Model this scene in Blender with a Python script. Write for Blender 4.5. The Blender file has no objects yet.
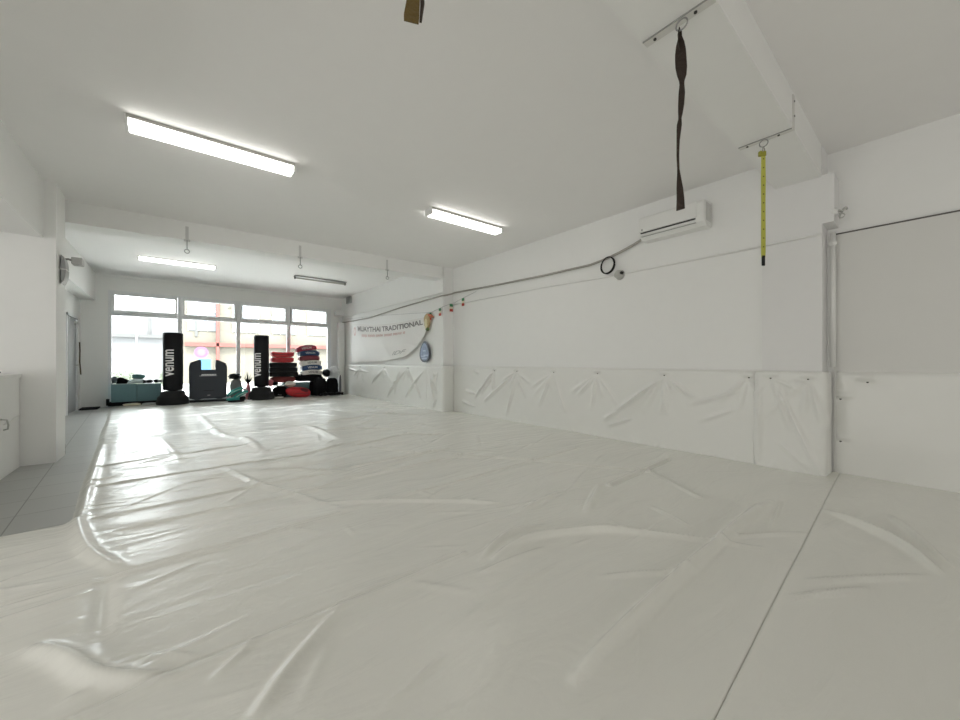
import bpy, bmesh, math, random
import numpy as np
from mathutils import Vector, Matrix, noise

sc = bpy.context.scene
COL = sc.collection
PI = math.pi

# ------------------------------------------------------------------ camera
ZC = 1.09
cd = bpy.data.cameras.new('camera')
cam = bpy.data.objects.new('camera', cd)
COL.objects.link(cam)
cam.location = (0, 0, ZC)
YAW = math.atan2(308, 373)
cam.rotation_euler = (PI / 2, 0, -YAW)
cd.sensor_width = 36
cd.lens = 373 / 960 * 36
cd.shift_y = 2 / 960
cd.clip_start = 0.02
cd.clip_end = 200
sc.camera = cam

# ------------------------------------------------------------------ colour management
sc.view_settings.view_transform = 'Standard'
sc.view_settings.look = 'None'
sc.view_settings.gamma = 1
sc.view_settings.use_curve_mapping = False
sc.view_settings.exposure = 1.35
try:
    sc.cycles.use_denoising = True
    sc.cycles.max_bounces = 10
    sc.cycles.diffuse_bounces = 7
    sc.cycles.glossy_bounces = 4
    sc.cycles.sample_clamp_indirect = 6
    sc.cycles.caustics_reflective = False
    sc.cycles.caustics_refractive = False
except Exception:
    pass

# ------------------------------------------------------------------ world: bright overcast sky
SKY = 5.6
w = bpy.data.worlds.new('overcast_sky')
sc.world = w
w.use_nodes = True
wb = w.node_tree.nodes['Background']
wb.inputs['Color'].default_value = (0.93, 0.97, 1.0, 1)
wb.inputs['Strength'].default_value = SKY


def area(name, loc, rot, sx, sy, power, col, portal=False):
    l = bpy.data.lights.new(name, 'AREA')
    l.shape = 'RECTANGLE'
    l.size = sx
    l.size_y = sy
    l.energy = power
    l.color = col
    if portal:
        l.cycles.is_portal = True
    o = bpy.data.objects.new(name, l)
    COL.objects.link(o)
    o.location = loc
    o.rotation_euler = rot
    return o


# hazy sun from behind the building: it lights the yard and the facades outside, not the room
sl = bpy.data.lights.new('sun', 'SUN')
sl.energy = 5
sl.angle = math.radians(8)
sl.color = (1.0, 0.97, 0.92)
so = bpy.data.objects.new('sun', sl)
COL.objects.link(so)
so.rotation_euler = (math.radians(38), 0, math.radians(-12))


# daylight from the shopfront windows far ahead, and unseen fill lights added behind and left of the camera
area('window_portal', (1.42, 12.86, 1.45), (-PI / 2, 0, 0), 5.2, 2.75, 1, (1, 1, 1), True)
REAR_FILL = 17
area('rear_fill', (0.6, -4.9, 1.7), (PI / 2 + .2, 0, 0), 7.5, 2.2, REAR_FILL, (1.0, 0.985, 0.965))
area('side_fill', (-4.6, 1.3, 1.35), (PI / 2 + .25, 0, -PI / 2), 5.5, 2.0, 50, (1.0, 0.985, 0.965))
LAMP = 2.6

# ------------------------------------------------------------------ materials
MATS = {}


def mat(name, col, rough=0.6, metal=0.0, bump=0.0, scale=20.0, var=0.03, spec=0.5, emit=None, estr=0.0, coat=0.0, bdist=0.01, trans=0.0):
    if name in MATS:
        return MATS[name]
    m = bpy.data.materials.new(name)
    m.use_nodes = True
    nt = m.node_tree
    b = nt.nodes['Principled BSDF']
    b.inputs['Roughness'].default_value = rough
    b.inputs['Metallic'].default_value = metal
    b.inputs['Specular IOR Level'].default_value = spec
    b.inputs['Coat Weight'].default_value = coat
    n = nt.nodes.new('ShaderNodeTexNoise')
    n.inputs['Scale'].default_value = scale
    n.inputs['Detail'].default_value = 4
    tc = nt.nodes.new('ShaderNodeTexCoord')
    nt.links.new(tc.outputs['Object'], n.inputs['Vector'])
    r = nt.nodes.new('ShaderNodeMix')
    r.data_type = 'RGBA'
    r.inputs[6].default_value = tuple(max(0, c * (1 - var)) for c in col) + (1,)
    r.inputs[7].default_value = tuple(min(1, c * (1 + var)) for c in col) + (1,)
    nt.links.new(n.outputs['Fac'], r.inputs[0])
    nt.links.new(r.outputs[2], b.inputs['Base Color'])
    if bump > 0:
        bp = nt.nodes.new('ShaderNodeBump')
        bp.inputs['Strength'].default_value = bump
        bp.inputs['Distance'].default_value = bdist
        nt.links.new(n.outputs['Fac'], bp.inputs['Height'])
        nt.links.new(bp.outputs['Normal'], b.inputs['Normal'])
    if emit:
        b.inputs['Emission Color'].default_value = emit + (1,)
        b.inputs['Emission Strength'].default_value = estr
    if trans:
        b.inputs['Transmission Weight'].default_value = trans
    MATS[name] = m
    return m


PAINT = mat('white_wall_paint', (0.86, 0.86, 0.845), 0.62, bump=0.15, scale=9, var=0.012, bdist=0.006)
PAINT2 = mat('ceiling_paint', (0.885, 0.875, 0.865), 0.7, bump=0.12, scale=7, var=0.012, bdist=0.006)
WHITE = mat('white_plastic', (0.82, 0.82, 0.80), 0.35, var=0.01)
FRAME = mat('white_window_frame', (0.80, 0.81, 0.82), 0.35, var=0.01)
GREYDOOR = mat('grey_door_paint', (0.42, 0.43, 0.44), 0.45)
STEEL = mat('bare_steel', (0.55, 0.55, 0.53), 0.35, metal=0.9)
GALV = mat('dull_grey_metal', (0.35, 0.35, 0.34), 0.5, metal=0.4)
DARKROD = mat('dark_screw_metal', (0.05, 0.05, 0.045), 0.5, metal=0.4)
BLACK = mat('black_vinyl', (0.006, 0.006, 0.008), 0.42, spec=.25, bump=0.2, scale=30, var=0.2)
BLACKF = mat('black_fabric', (0.008, 0.008, 0.009), 0.9, spec=.2, bump=0.5, scale=60, var=0.3)
RUBBER = mat('black_rubber', (0.008, 0.008, 0.009), 0.5, spec=.3, var=0.2)
GREYV = mat('charcoal_vinyl', (0.05, 0.056, 0.068), 0.5, spec=.3, bump=0.2, scale=40, var=0.1)
RED = mat('red_vinyl', (0.55, 0.02, 0.03), 0.4, bump=0.2, scale=30, var=0.08)
MAROON = mat('maroon_vinyl', (0.16, 0.015, 0.025), 0.4, bump=0.2, scale=30, var=0.1)
NAVY = mat('navy_vinyl', (0.02, 0.06, 0.17), 0.4, bump=0.2, scale=30, var=0.1)
OFFW = mat('off_white_vinyl', (0.78, 0.74, 0.70), 0.4, bump=0.2, scale=30, var=0.03)
TEAL = mat('grey_teal_board', (0.13, 0.245, 0.27), 0.6, var=0.06, scale=12)
GREEN = mat('teal_green_fabric', (0.03, 0.33, 0.29), 0.6, bump=0.3, scale=40)
PINK = mat('pink_vinyl', (0.75, 0.22, 0.26), 0.5)
CREAM = mat('cream_fabric', (0.72, 0.66, 0.52), 0.8, bump=0.3)
LGREY = mat('light_grey_fabric', (0.45, 0.46, 0.46), 0.8, bump=0.3)
LOGO = mat('white_print', (0.85, 0.85, 0.85), 0.5, var=0.0)
DPRINT = mat('dark_print', (0.24, 0.225, 0.22), 0.6, var=0.0)
RPRINT = mat('faded_red_print', (0.62, 0.36, 0.33), 0.6, var=0.0)
STRAPB = mat('dark_brown_webbing', (0.028, 0.016, 0.010), 0.75, bump=0.5, scale=120, var=0.2)
STRAPO = mat('olive_brown_webbing', (0.13, 0.085, 0.02), 0.7, bump=0.5, scale=120, var=0.2)
YELLOW = mat('yellow_tape', (0.50, 0.50, 0.08), 0.5, var=0.03)
PAD = mat('white_pad_vinyl', (0.82, 0.82, 0.79), 0.36, bump=0.12, scale=5, var=0.01, bdist=0.02)
TUBE = mat('lit_tube', (0.9, 0.9, 0.85), 0.4, emit=(1.0, 0.99, 0.94), estr=LAMP)
OFFTUBE = mat('unlit_tube', (0.42, 0.41, 0.36), 0.4)


def floor_vinyl():
    m = bpy.data.materials.new('white_floor_vinyl')
    m.use_nodes = True
    nt = m.node_tree
    b = nt.nodes['Principled BSDF']
    b.inputs['Base Color'].default_value = (0.80, 0.795, 0.745, 1)
    b.inputs['Roughness'].default_value = 0.27
    b.inputs['Specular IOR Level'].default_value = 0.55
    tc = nt.nodes.new('ShaderNodeTexCoord')
    # long shallow creases plus a fine leather-like grain
    mp = nt.nodes.new('ShaderNodeMapping')
    mp.inputs['Scale'].default_value = (0.7, 2.6, 1)
    mp.inputs['Rotation'].default_value = (0, 0, 0.12)
    nt.links.new(tc.outputs['Object'], mp.inputs['Vector'])
    n1 = nt.nodes.new('ShaderNodeTexNoise')
    n1.inputs['Scale'].default_value = 2.2
    n1.inputs['Detail'].default_value = 5
    n1.inputs['Distortion'].default_value = 0.9
    nt.links.new(mp.outputs['Vector'], n1.inputs['Vector'])
    n2 = nt.nodes.new('ShaderNodeTexNoise')
    n2.inputs['Scale'].default_value = 14
    n2.inputs['Detail'].default_value = 3
    nt.links.new(tc.outputs['Object'], n2.inputs['Vector'])
    b1 = nt.nodes.new('ShaderNodeBump')
    b1.inputs['Strength'].default_value = 0.45
    b1.inputs['Distance'].default_value = 0.03
    nt.links.new(n1.outputs['Fac'], b1.inputs['Height'])
    b2 = nt.nodes.new('ShaderNodeBump')
    b2.inputs['Strength'].default_value = 0.25
    b2.inputs['Distance'].default_value = 0.004
    nt.links.new(n2.outputs['Fac'], b2.inputs['Height'])
    nt.links.new(b1.outputs['Normal'], b2.inputs['Normal'])
    nt.links.new(b2.outputs['Normal'], b.inputs['Normal'])
    return m


def tile_mat():
    m = bpy.data.materials.new('grey_floor_tiles')
    m.use_nodes = True
    nt = m.node_tree
    b = nt.nodes['Principled BSDF']
    b.inputs['Roughness'].default_value = 0.35
    tc = nt.nodes.new('ShaderNodeTexCoord')
    mp = nt.nodes.new('ShaderNodeMapping')
    mp.inputs['Rotation'].default_value = (0, 0, math.radians(-3.8))
    mp.inputs['Location'].default_value = (0.58, 0.03, 0)
    nt.links.new(tc.outputs['Object'], mp.inputs['Vector'])
    br = nt.nodes.new('ShaderNodeTexBrick')
    br.offset = 0
    br.inputs['Scale'].default_value = 1
    br.inputs['Brick Width'].default_value = 0.42
    br.inputs['Row Height'].default_value = 0.42
    br.inputs['Mortar Size'].default_value = 0.004
    br.inputs['Color1'].default_value = (0.43, 0.435, 0.42, 1)
    br.inputs['Color2'].default_value = (0.40, 0.405, 0.395, 1)
    br.inputs['Mortar'].default_value = (0.21, 0.21, 0.20, 1)
    nt.links.new(mp.outputs['Vector'], br.inputs['Vector'])
    nt.links.new(br.outputs['Color'], b.inputs['Base Color'])
    return m


def glass_mat():
    m = bpy.data.materials.new('window_glass')
    m.use_nodes = True
    nt = m.node_tree
    nt.nodes.clear()
    o = nt.nodes.new('ShaderNodeOutputMaterial')
    mx = nt.nodes.new('ShaderNodeMixShader')
    t = nt.nodes.new('ShaderNodeBsdfTransparent')
    t.inputs['Color'].default_value = (0.96, 0.98, 0.97, 1)
    g = nt.nodes.new('ShaderNodeBsdfGlossy')
    g.inputs['Roughness'].default_value = 0.02
    f = nt.nodes.new('ShaderNodeFresnel')
    f.inputs['IOR'].default_value = 1.45
    nt.links.new(f.outputs['Fac'], mx.inputs['Fac'])
    nt.links.new(t.outputs['BSDF'], mx.inputs[1])
    nt.links.new(g.outputs['BSDF'], mx.inputs[2])
    nt.links.new(mx.outputs['Shader'], o.inputs['Surface'])
    return m


VINYL = floor_vinyl()
TILE = tile_mat()
GLASS = glass_mat()

# ------------------------------------------------------------------ helpers


def obj(name, bm, m, parent=None, smooth=False, loc=None):
    me = bpy.data.meshes.new(name)
    bm.to_mesh(me)
    bm.free()
    me.materials.append(m)
    if smooth:
        me.polygons.foreach_set('use_smooth', [True] * len(me.polygons))
    o = bpy.data.objects.new(name, me)
    COL.objects.link(o)
    if parent:
        o.parent = parent
    if loc:
        o.location = loc
    return o


def thing(name, label, cat, loc=(0, 0, 0), rz=0.0, group=None):
    o = bpy.data.objects.new(name, None)
    o.empty_display_size = 0.1
    COL.objects.link(o)
    o.location = loc
    o.rotation_euler = (0, 0, rz)
    return tag(o, label, cat, group)


def tag(o, label, cat, group=None):
    o['label'] = label
    o['category'] = cat
    if group:
        o['group'] = group
    return o


def struct(name, bm, m, smooth=False):
    o = obj(name, bm, m, None, smooth)
    o['kind'] = 'structure'
    return o


def B():
    return bmesh.new()


def box(bm, x0, x1, y0, y1, z0, z1, bev=0.0):
    r = bmesh.ops.create_cube(bm, size=1)
    vs = r['verts']
    for v in vs:
        v.co = Vector((x0 + (v.co.x + .5) * (x1 - x0), y0 + (v.co.y + .5) * (y1 - y0), z0 + (v.co.z + .5) * (z1 - z0)))
    if bev > 0:
        es = set()
        for v in vs:
            es.update(v.link_edges)
        bmesh.ops.bevel(bm, geom=list(es), offset=bev, segments=2, profile=0.5, affect='EDGES')
    return bm


def cyl(bm, p0, p1, r0, r1=None, n=20, caps=True):
    r1 = r0 if r1 is None else r1
    p0, p1 = Vector(p0), Vector(p1)
    d = (p1 - p0)
    L = d.length
    q = d.to_track_quat('Z', 'Y').to_matrix().to_4x4()
    M = Matrix.Translation((p0 + p1) / 2) @ q
    bmesh.ops.create_cone(bm, cap_ends=caps, segments=n, radius1=r0, radius2=r1, depth=L, matrix=M)
    return bm


def tube(bm, pts, r, n=8, closed=False):
    pts = [Vector(p) for p in pts]
    N = len(pts)
    rings = []
    up = Vector((0.013, 0.02, 1)).normalized()
    for i, p in enumerate(pts):
        a = pts[(i - 1) % N] if (closed or i > 0) else p
        c = pts[(i + 1) % N] if (closed or i < N - 1) else p
        t = (c - a).normalized()
        u = t.cross(up)
        if u.length < 0.05:
            u = t.cross(Vector((1, 0.02, 0)))
        u.normalize()
        v = t.cross(u).normalized()
        rings.append([bm.verts.new(p + u * (r * math.cos(2 * PI * k / n)) + v * (r * math.sin(2 * PI * k / n))) for k in range(n)])
    M = N if closed else N - 1
    for i in range(M):
        A, C = rings[i], rings[(i + 1) % N]
        for k in range(n):
            bm.faces.new((A[k], A[(k + 1) % n], C[(k + 1) % n], C[k]))
    if not closed:
        bm.faces.new(rings[0][::-1])
        bm.faces.new(rings[-1])
    bmesh.ops.recalc_face_normals(bm, faces=bm.faces[:])
    return bm


def lathe(bm, prof, n=32, c=(0, 0)):
    rings = []
    for r, z in prof:
        rings.append([bm.verts.new((c[0] + r * math.cos(2 * PI * k / n), c[1] + r * math.sin(2 * PI * k / n), z)) for k in range(n)])
    for i in range(len(rings) - 1):
        A, C = rings[i], rings[i + 1]
        for k in range(n):
            bm.faces.new((A[k], A[(k + 1) % n], C[(k + 1) % n], C[k]))
    bm.faces.new(rings[0][::-1])
    bm.faces.new(rings[-1])
    return bm


def torus(bm, c, R, r, axis='Y', n=24, m=8):
    c = Vector(c)
    pts = []
    for k in range(n):
        a = 2 * PI * k / n
        u, v = R * math.cos(a), R * math.sin(a)
        pts.append(c + (Vector((u, 0, v)) if axis == 'Y' else Vector((0, u, v)) if axis == 'X' else Vector((u, v, 0))))
    return tube(bm, pts, r, m, True)


def ribbon(bm, pts, widths, angles, th=0.003):
    """flat strap hanging along pts; widths and facing angles per point"""
    rows = []
    for p, wd, a in zip(pts, widths, angles):
        p = Vector(p)
        u = Vector((math.cos(a), math.sin(a), 0))
        n = Vector((-math.sin(a), math.cos(a), 0))
        rows.append([bm.verts.new(p + u * s * wd / 2 + n * t * th / 2) for s, t in ((-1, -1), (1, -1), (1, 1), (-1, 1))])
    for A, C in zip(rows, rows[1:]):
        for k in range(4):
            bm.faces.new((A[k], A[(k + 1) % 4], C[(k + 1) % 4], C[k]))
    bm.faces.new(rows[0][::-1])
    bm.faces.new(rows[-1])
    bmesh.ops.recalc_face_normals(bm, faces=bm.faces[:])
    return bm


def cushion(bm, c, size, e=3.0, bend=0.0, amp=0.0, seed=0, rot=(0, 0, 0), cuts=9, fs=3.0):
    """soft pad: superellipsoid with optional bend (sag of the ends) and lumpy surface"""
    old = set(bm.verts)
    r = bmesh.ops.create_cube(bm, size=2)
    es = set()
    for v in r['verts']:
        es.update(v.link_edges)
    bmesh.ops.subdivide_edges(bm, edges=list(es), cuts=cuts, use_grid_fill=True)
    vs = [v for v in bm.verts if v not in old]
    from mathutils import Euler
    R = Euler(rot).to_matrix()
    for v in vs:
        p = v.co
        L = (abs(p.x) ** e + abs(p.y) ** e + abs(p.z) ** e) ** (1 / e)
        q = Vector((p.x, p.y, p.z)) / L
        if amp:
            k = 1 + amp * noise.noise(q * fs * 0.5 + Vector((seed * 7.3, seed * 3.1, seed)))
            q = q * k
        P = Vector((q.x * size[0] / 2, q.y * size[1] / 2, q.z * size[2] / 2))
        P.z -= bend * (q.x ** 2)
        v.co = R @ P + Vector(c)
    return bm


def poly_prism(bm, pts, y0, y1):
    """outline in XZ extruded in Y"""
    a = [bm.verts.new((x, y0, z)) for x, z in pts]
    b = [bm.verts.new((x, y1, z)) for x, z in pts]
    bm.faces.new(a)
    bm.faces.new(b[::-1])
    n = len(pts)
    for i in range(n):
        bm.faces.new((a[i], b[i], b[(i + 1) % n], a[(i + 1) % n]))
    bmesh.ops.recalc_face_normals(bm, faces=bm.faces[:])
    return bm


def text_bm(s, size, fn, extrude=0.0, slant=0.0, bold=0.0, cut=0.0):
    """text mesh, every vertex passed through fn(x, y, z) -> position"""
    cu = bpy.data.curves.new('txt', 'FONT')
    cu.body = s
    cu.size = size
    cu.align_x = 'CENTER'
    cu.align_y = 'CENTER'
    cu.extrude = extrude
    cu.offset = bold
    cu.resolution_u = 3
    cu.shear = slant
    o = bpy.data.objects.new('txt', cu)
    COL.objects.link(o)
    dg = bpy.context.evaluated_depsgraph_get()
    me = bpy.data.meshes.new_from_object(o.evaluated_get(dg))
    bm = bmesh.new()
    bm.from_mesh(me)
    bpy.data.objects.remove(o)
    bpy.data.curves.remove(cu)
    bpy.data.meshes.remove(me)
    if cut:
        xs = [v.co.x for v in bm.verts]
        x = min(xs) + cut
        while x < max(xs):
            bmesh.ops.bisect_plane(bm, geom=bm.verts[:] + bm.edges[:] + bm.faces[:], plane_co=(x, 0, 0), plane_no=(1, 0, 0))
            x += cut
        ys = [v.co.y for v in bm.verts]
        y = min(ys) + cut
        while y < max(ys):
            bmesh.ops.bisect_plane(bm, geom=bm.verts[:] + bm.edges[:] + bm.faces[:], plane_co=(0, y, 0), plane_no=(0, 1, 0))
            y += cut
    for v in bm.verts:
        v.co = Vector(fn(v.co.x, v.co.y, v.co.z))
    return bm


def grid_obj(name, P, m, parent=None, keep=None, smooth=True):
    """mesh from a numpy grid of points P (rows, cols, 3); keep = bool mask per quad"""
    R, Cn, _ = P.shape
    idx = np.arange(R * Cn).reshape(R, Cn)
    q = np.stack([idx[:-1, :-1], idx[:-1, 1:], idx[1:, 1:], idx[1:, :-1]], -1)
    q = q[keep] if keep is not None else q.reshape(-1, 4)
    used = np.unique(q)
    remap = np.full(R * Cn, -1)
    remap[used] = np.arange(len(used))
    q = remap[q]
    me = bpy.data.meshes.new(name)
    me.vertices.add(len(used))
    me.vertices.foreach_set('co', P.reshape(-1, 3)[used].astype(np.float32).ravel())
    me.loops.add(len(q) * 4)
    me.loops.foreach_set('vertex_index', q.astype(np.int32).ravel())
    me.polygons.add(len(q))
    me.polygons.foreach_set('loop_start', np.arange(len(q), dtype=np.int32) * 4)
    me.polygons.foreach_set('use_smooth', np.full(len(q), smooth))
    me.update(calc_edges=True)
    me.validate()
    me.materials.append(m)
    o = bpy.data.objects.new(name, me)
    COL.objects.link(o)
    if parent:
        o.parent = parent
    return o


def seg_dist(X, Y, a, b):
    ax, ay = a
    bx, by = b
    dx, dy = bx - ax, by - ay
    L2 = dx * dx + dy * dy + 1e-9
    t = np.clip(((X - ax) * dx + (Y - ay) * dy) / L2, 0, 1)
    cx, cy = ax + t * dx, ay + t * dy
    side = ((X - ax) * dy - (Y - ay) * dx)
    return np.hypot(X - cx, Y - cy), t, np.sign(side)


def smooth_line(pts, n=4):
    """Catmull-Rom refinement"""
    if len(pts) < 3:
        return pts
    out = []
    P = [pts[0]] + list(pts) + [pts[-1]]
    for i in range(1, len(P) - 2):
        for k in range(n):
            t = k / n
            out.append(tuple(0.5 * ((2 * P[i][j]) + (-P[i - 1][j] + P[i + 1][j]) * t + (2 * P[i - 1][j] - 5 * P[i][j] + 4 * P[i + 1][j] - P[i + 2][j]) * t * t + (-P[i - 1][j] + 3 * P[i][j] - 3 * P[i + 1][j] + P[i + 2][j]) * t ** 3) for j in (0, 1)))
    out.append(pts[-1])
    return out


def vnoise(X, Y, seed=0):
    """smooth value noise with numpy"""
    xi, yi = np.floor(X).astype(int), np.floor(Y).astype(int)
    fx, fy = X - xi, Y - yi
    fx, fy = fx * fx * (3 - 2 * fx), fy * fy * (3 - 2 * fy)

    def h(a, b):
        n = (a * 374761393 + b * 668265263 + seed * 974711) & 0xffffffff
        n = ((n ^ (n >> 13)) * 1274126177) & 0xffffffff
        return ((n ^ (n >> 16)) & 0xffff) / 65535.0
    return (h(xi, yi) * (1 - fx) + h(xi + 1, yi) * fx) * (1 - fy) + (h(xi, yi + 1) * (1 - fx) + h(xi + 1, yi + 1) * fx) * fy


CEIL = 3.10


def ceil_z(x):
    """the main ceiling falls a little towards the left"""
    return 3.045 + 0.0145 * x


BAYC = 3.22
XM, XB, XA = 4.70, 4.44, 4.95     # main right wall, banner wall, alcove wall
YF = 12.72

# ================================================================== SETTING
bm = B(); box(bm, -4.7, 5.1, -5.0, 12.95, -0.12, 0.0); struct('floor', bm, TILE)
bm = B(); poly_prism(bm, [(-4.7, ceil_z(-4.7)), (5.1, ceil_z(5.1)), (5.1, 3.35), (-4.7, 3.35)], -5.0, 6.62); struct('ceiling_main', bm, PAINT2)
bm = B(); box(bm, -4.7, 5.1, 6.6, 12.95, BAYC, BAYC + 0.15)
cb = struct('ceiling_bay', bm, PAINT2)
# right walls
bm = B(); box(bm, XM, 5.1, 1.1, 6.6, 0, 3.2); struct('wall_right', bm, PAINT)
bm = B(); box(bm, XB, 5.1, 6.6, 12.95, 0, BAYC); struct('wall_right_far', bm, PAINT)
bm = B(); box(bm, XA, 5.1, -5.0, 1.1, 0, 3.2); struct('wall_right_near', bm, PAINT)
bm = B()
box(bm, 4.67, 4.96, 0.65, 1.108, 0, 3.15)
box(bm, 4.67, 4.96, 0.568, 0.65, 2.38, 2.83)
struct('wall_column', bm, mat('shaded_column_paint', (0.80, 0.795, 0.79), 0.62, bump=0.15, scale=9, var=0.012, bdist=0.006))  # wall paint made greyer: the column's shading is put into its colour
# rear and side walls (behind the camera)
bm = B(); box(bm, -4.7, 5.1, -5.15, -5.0, 0, CEIL); struct('wall_back', bm, PAINT)
bm = B(); box(bm, -4.85, -4.7, -5.0, 6.05, 0, CEIL); struct('wall_left_near', bm, PAINT)
# left stub wall and corridor wall
bm = B(); box(bm, -4.7, -0.97, 6.05, 6.5, 0, CEIL + 0.05); struct('wall_left_stub', bm, PAINT)
# corridor wall with door opening Y 11.2..12.3
bm = B()
box(bm, -1.82, -1.66, 6.5, 11.2, 0, BAYC)
box(bm, -1.82, -1.66, 12.3, 12.95, 0, BAYC)
box(bm, -1.82, -1.66, 11.2, 12.3, 2.1, BAYC)
struct('wall_left', bm, PAINT)
# far wall round the windows (opening X -1.2..4.08, Z 0.06..2.84)
bm = B()
box(bm, -1.82, -1.2, YF, 12.95, 0, BAYC)
box(bm, 4.08, 4.5, YF, 12.95, 0, BAYC)
box(bm, -1.2, 4.08, YF, 12.95, 2.84, BAYC)
box(bm, -1.2, 4.08, YF, 12.95, 0, 0.06)
struct('wall_far', bm, PAINT)
# beams
bm = B()
pts = [(-1.66, 2.755), (4.45, 2.865), (4.45, 3.24), (-1.66, 3.24)]
poly_prism(bm, pts, 6.60, 6.92)
struct('trim_1', bm, PAINT)          # cross beam
bm = B(); box(bm, -0.9, XM, 0.655, 1.0, 2.82, 3.2)
struct('trim_2', bm, PAINT)          # near beam carried by the wall column
bm = B(); box(bm, -1.62, -1.06, -5.0, 6.06, 2.42, CEIL + .01); struct('trim_3', bm, PAINT)
bm = B(); box(bm, -1.67, -1.41, 6.91, YF + .01, 2.56, BAYC + .01); struct('trim_4', bm, PAINT)
# cove line at the head of the far wall and batten over the wall pads
bm = B(); box(bm, -1.41, XB, YF - 0.05, YF + .01, 3.16, BAYC); struct('trim_5', bm, PAINT)
bm = B(); box(bm, XB - 0.012, XB + .01, 6.6, YF - .05, 1.015, 1.04); struct('trim_6', bm, WHITE)
bm = B(); box(bm, XM - 0.004, XM + .01, 1.11, 6.6, 1.002, 1.014); struct('trim_7', bm, WHITE)
# alcove board below z 2.32
bm = B(); box(bm, 4.93, 4.96, -5.0, 0.60, 0.0, 2.315); struct('trim_8', bm, mat('board_paint', (0.74, 0.735, 0.71), 0.5, var=0.01, bump=0.1, scale=6))
bm = B(); box(bm, 4.926, 4.94, -5.0, 0.60, 2.313, 2.325); struct('trim_9', bm, mat('dark_joint', (0.12, 0.11, 0.10), 0.8))

# door in the corridor wall
dr = thing('door_1', 'grey flush door in a white frame in the left corridor wall', 'door', (-1.66, 11.75, 0))
dr['kind'] = 'structure'
bm = B(); box(bm, -0.06, -0.01, -0.48, 0.50, 0.01, 2.04); obj('door_leaf', bm, GREYDOOR, dr)
bm = B()
box(bm, -0.12, 0.02, -0.55, -0.485, 0, 2.1)
box(bm, -0.12, 0.02, 0.505, 0.55, 0, 2.1)
box(bm, -0.12, 0.02, -0.55, 0.55, 2.045, 2.1)
obj('door_frame', bm, FRAME, dr)
bm = B(); box(bm, 0.018, 0.022, -0.49, 0.51, 2.035, 2.05); box(bm, 0.018, 0.022, -0.492, -0.48, 0, 2.04); obj('gasket', bm, DARKROD, dr)
bm = B(); cyl(bm, (-0.01, 0.43, 1.02), (0.05, 0.43, 1.02), 0.012); cyl(bm, (0.05, 0.44, 1.02), (0.05, 0.32, 1.02), 0.009); obj('door_handle', bm, STEEL, dr)
bm = B(); box(bm, -0.01, 0.035, 0.30, 0.49, 1.93, 1.99, 0.005); obj('door_closer', bm, STEEL, dr)

# windows: four bays, each a fixed pane and a hopper sash above
XS = [-1.2, 0.16, 1.475, 2.80, 4.08]
for i in range(4):
    x0, x1 = XS[i], XS[i + 1]
    wn = thing('window_%d' % (i + 1), 'white framed shopfront window bay %s' % ['at the left end of the far wall', 'behind the grey body shield', 'behind the red pads', 'at the right end of the far wall'][i], 'window', ((x0 + x1) / 2, YF + 0.06, 0))
    wn['kind'] = 'structure'
    h = (x1 - x0) / 2
    bm = B()
    lw = 0.06 if i == 0 else 0.045
    rw = 0.10 if i == 3 else 0.045
    box(bm, -h, -h + lw, -0.05, 0.05, 0.06, 2.84, .004)
    box(bm, h - rw, h, -0.05, 0.05, 0.06, 2.84, .004)
    box(bm, -h + lw, h - rw, -0.05, 0.05, 2.79, 2.84)
    box(bm, -h + lw, h - rw, -0.05, 0.05, 2.235, 2.30)
    box(bm, -h + lw, h - rw, -0.05, 0.05, 0.06, 0.15)
    obj('window_frame', bm, FRAME, wn)
    # hopper sash
    bm = B()
    a, b, z0, z1, t = -h + lw + .004, h - rw - .004, 2.304, 2.786, 0.05
    box(bm, a, a + t, -0.075, 0.03, z0, z1, .004)
    box(bm, b - t, b, -0.075, 0.03, z0, z1, .004)
    box(bm, a + t, b - t, -0.075, 0.03, z1 - t, z1)
    box(bm, a + t, b - t, -0.075, 0.03, z0, z0 + t)
    sash = obj('sash', bm, FRAME, wn)
    bm = B(); box(bm, a + t, b - t, -0.01, 0.0, z0 + t, z1 - t); obj('sash_glass', bm, GLASS, sash)
    bm = B(); cyl(bm, (b - .17, -0.018, z1 - .16), (b - .17, -0.01, z1 - .16), 0.022); obj('sticker', bm, mat('grey_sticker', (.45, .46, .47), .6), sash)
    bm = B(); box(bm, -h + lw, h - rw, -0.006, 0.006, 0.15, 2.235); obj('glass', bm, GLASS, wn)

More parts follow.
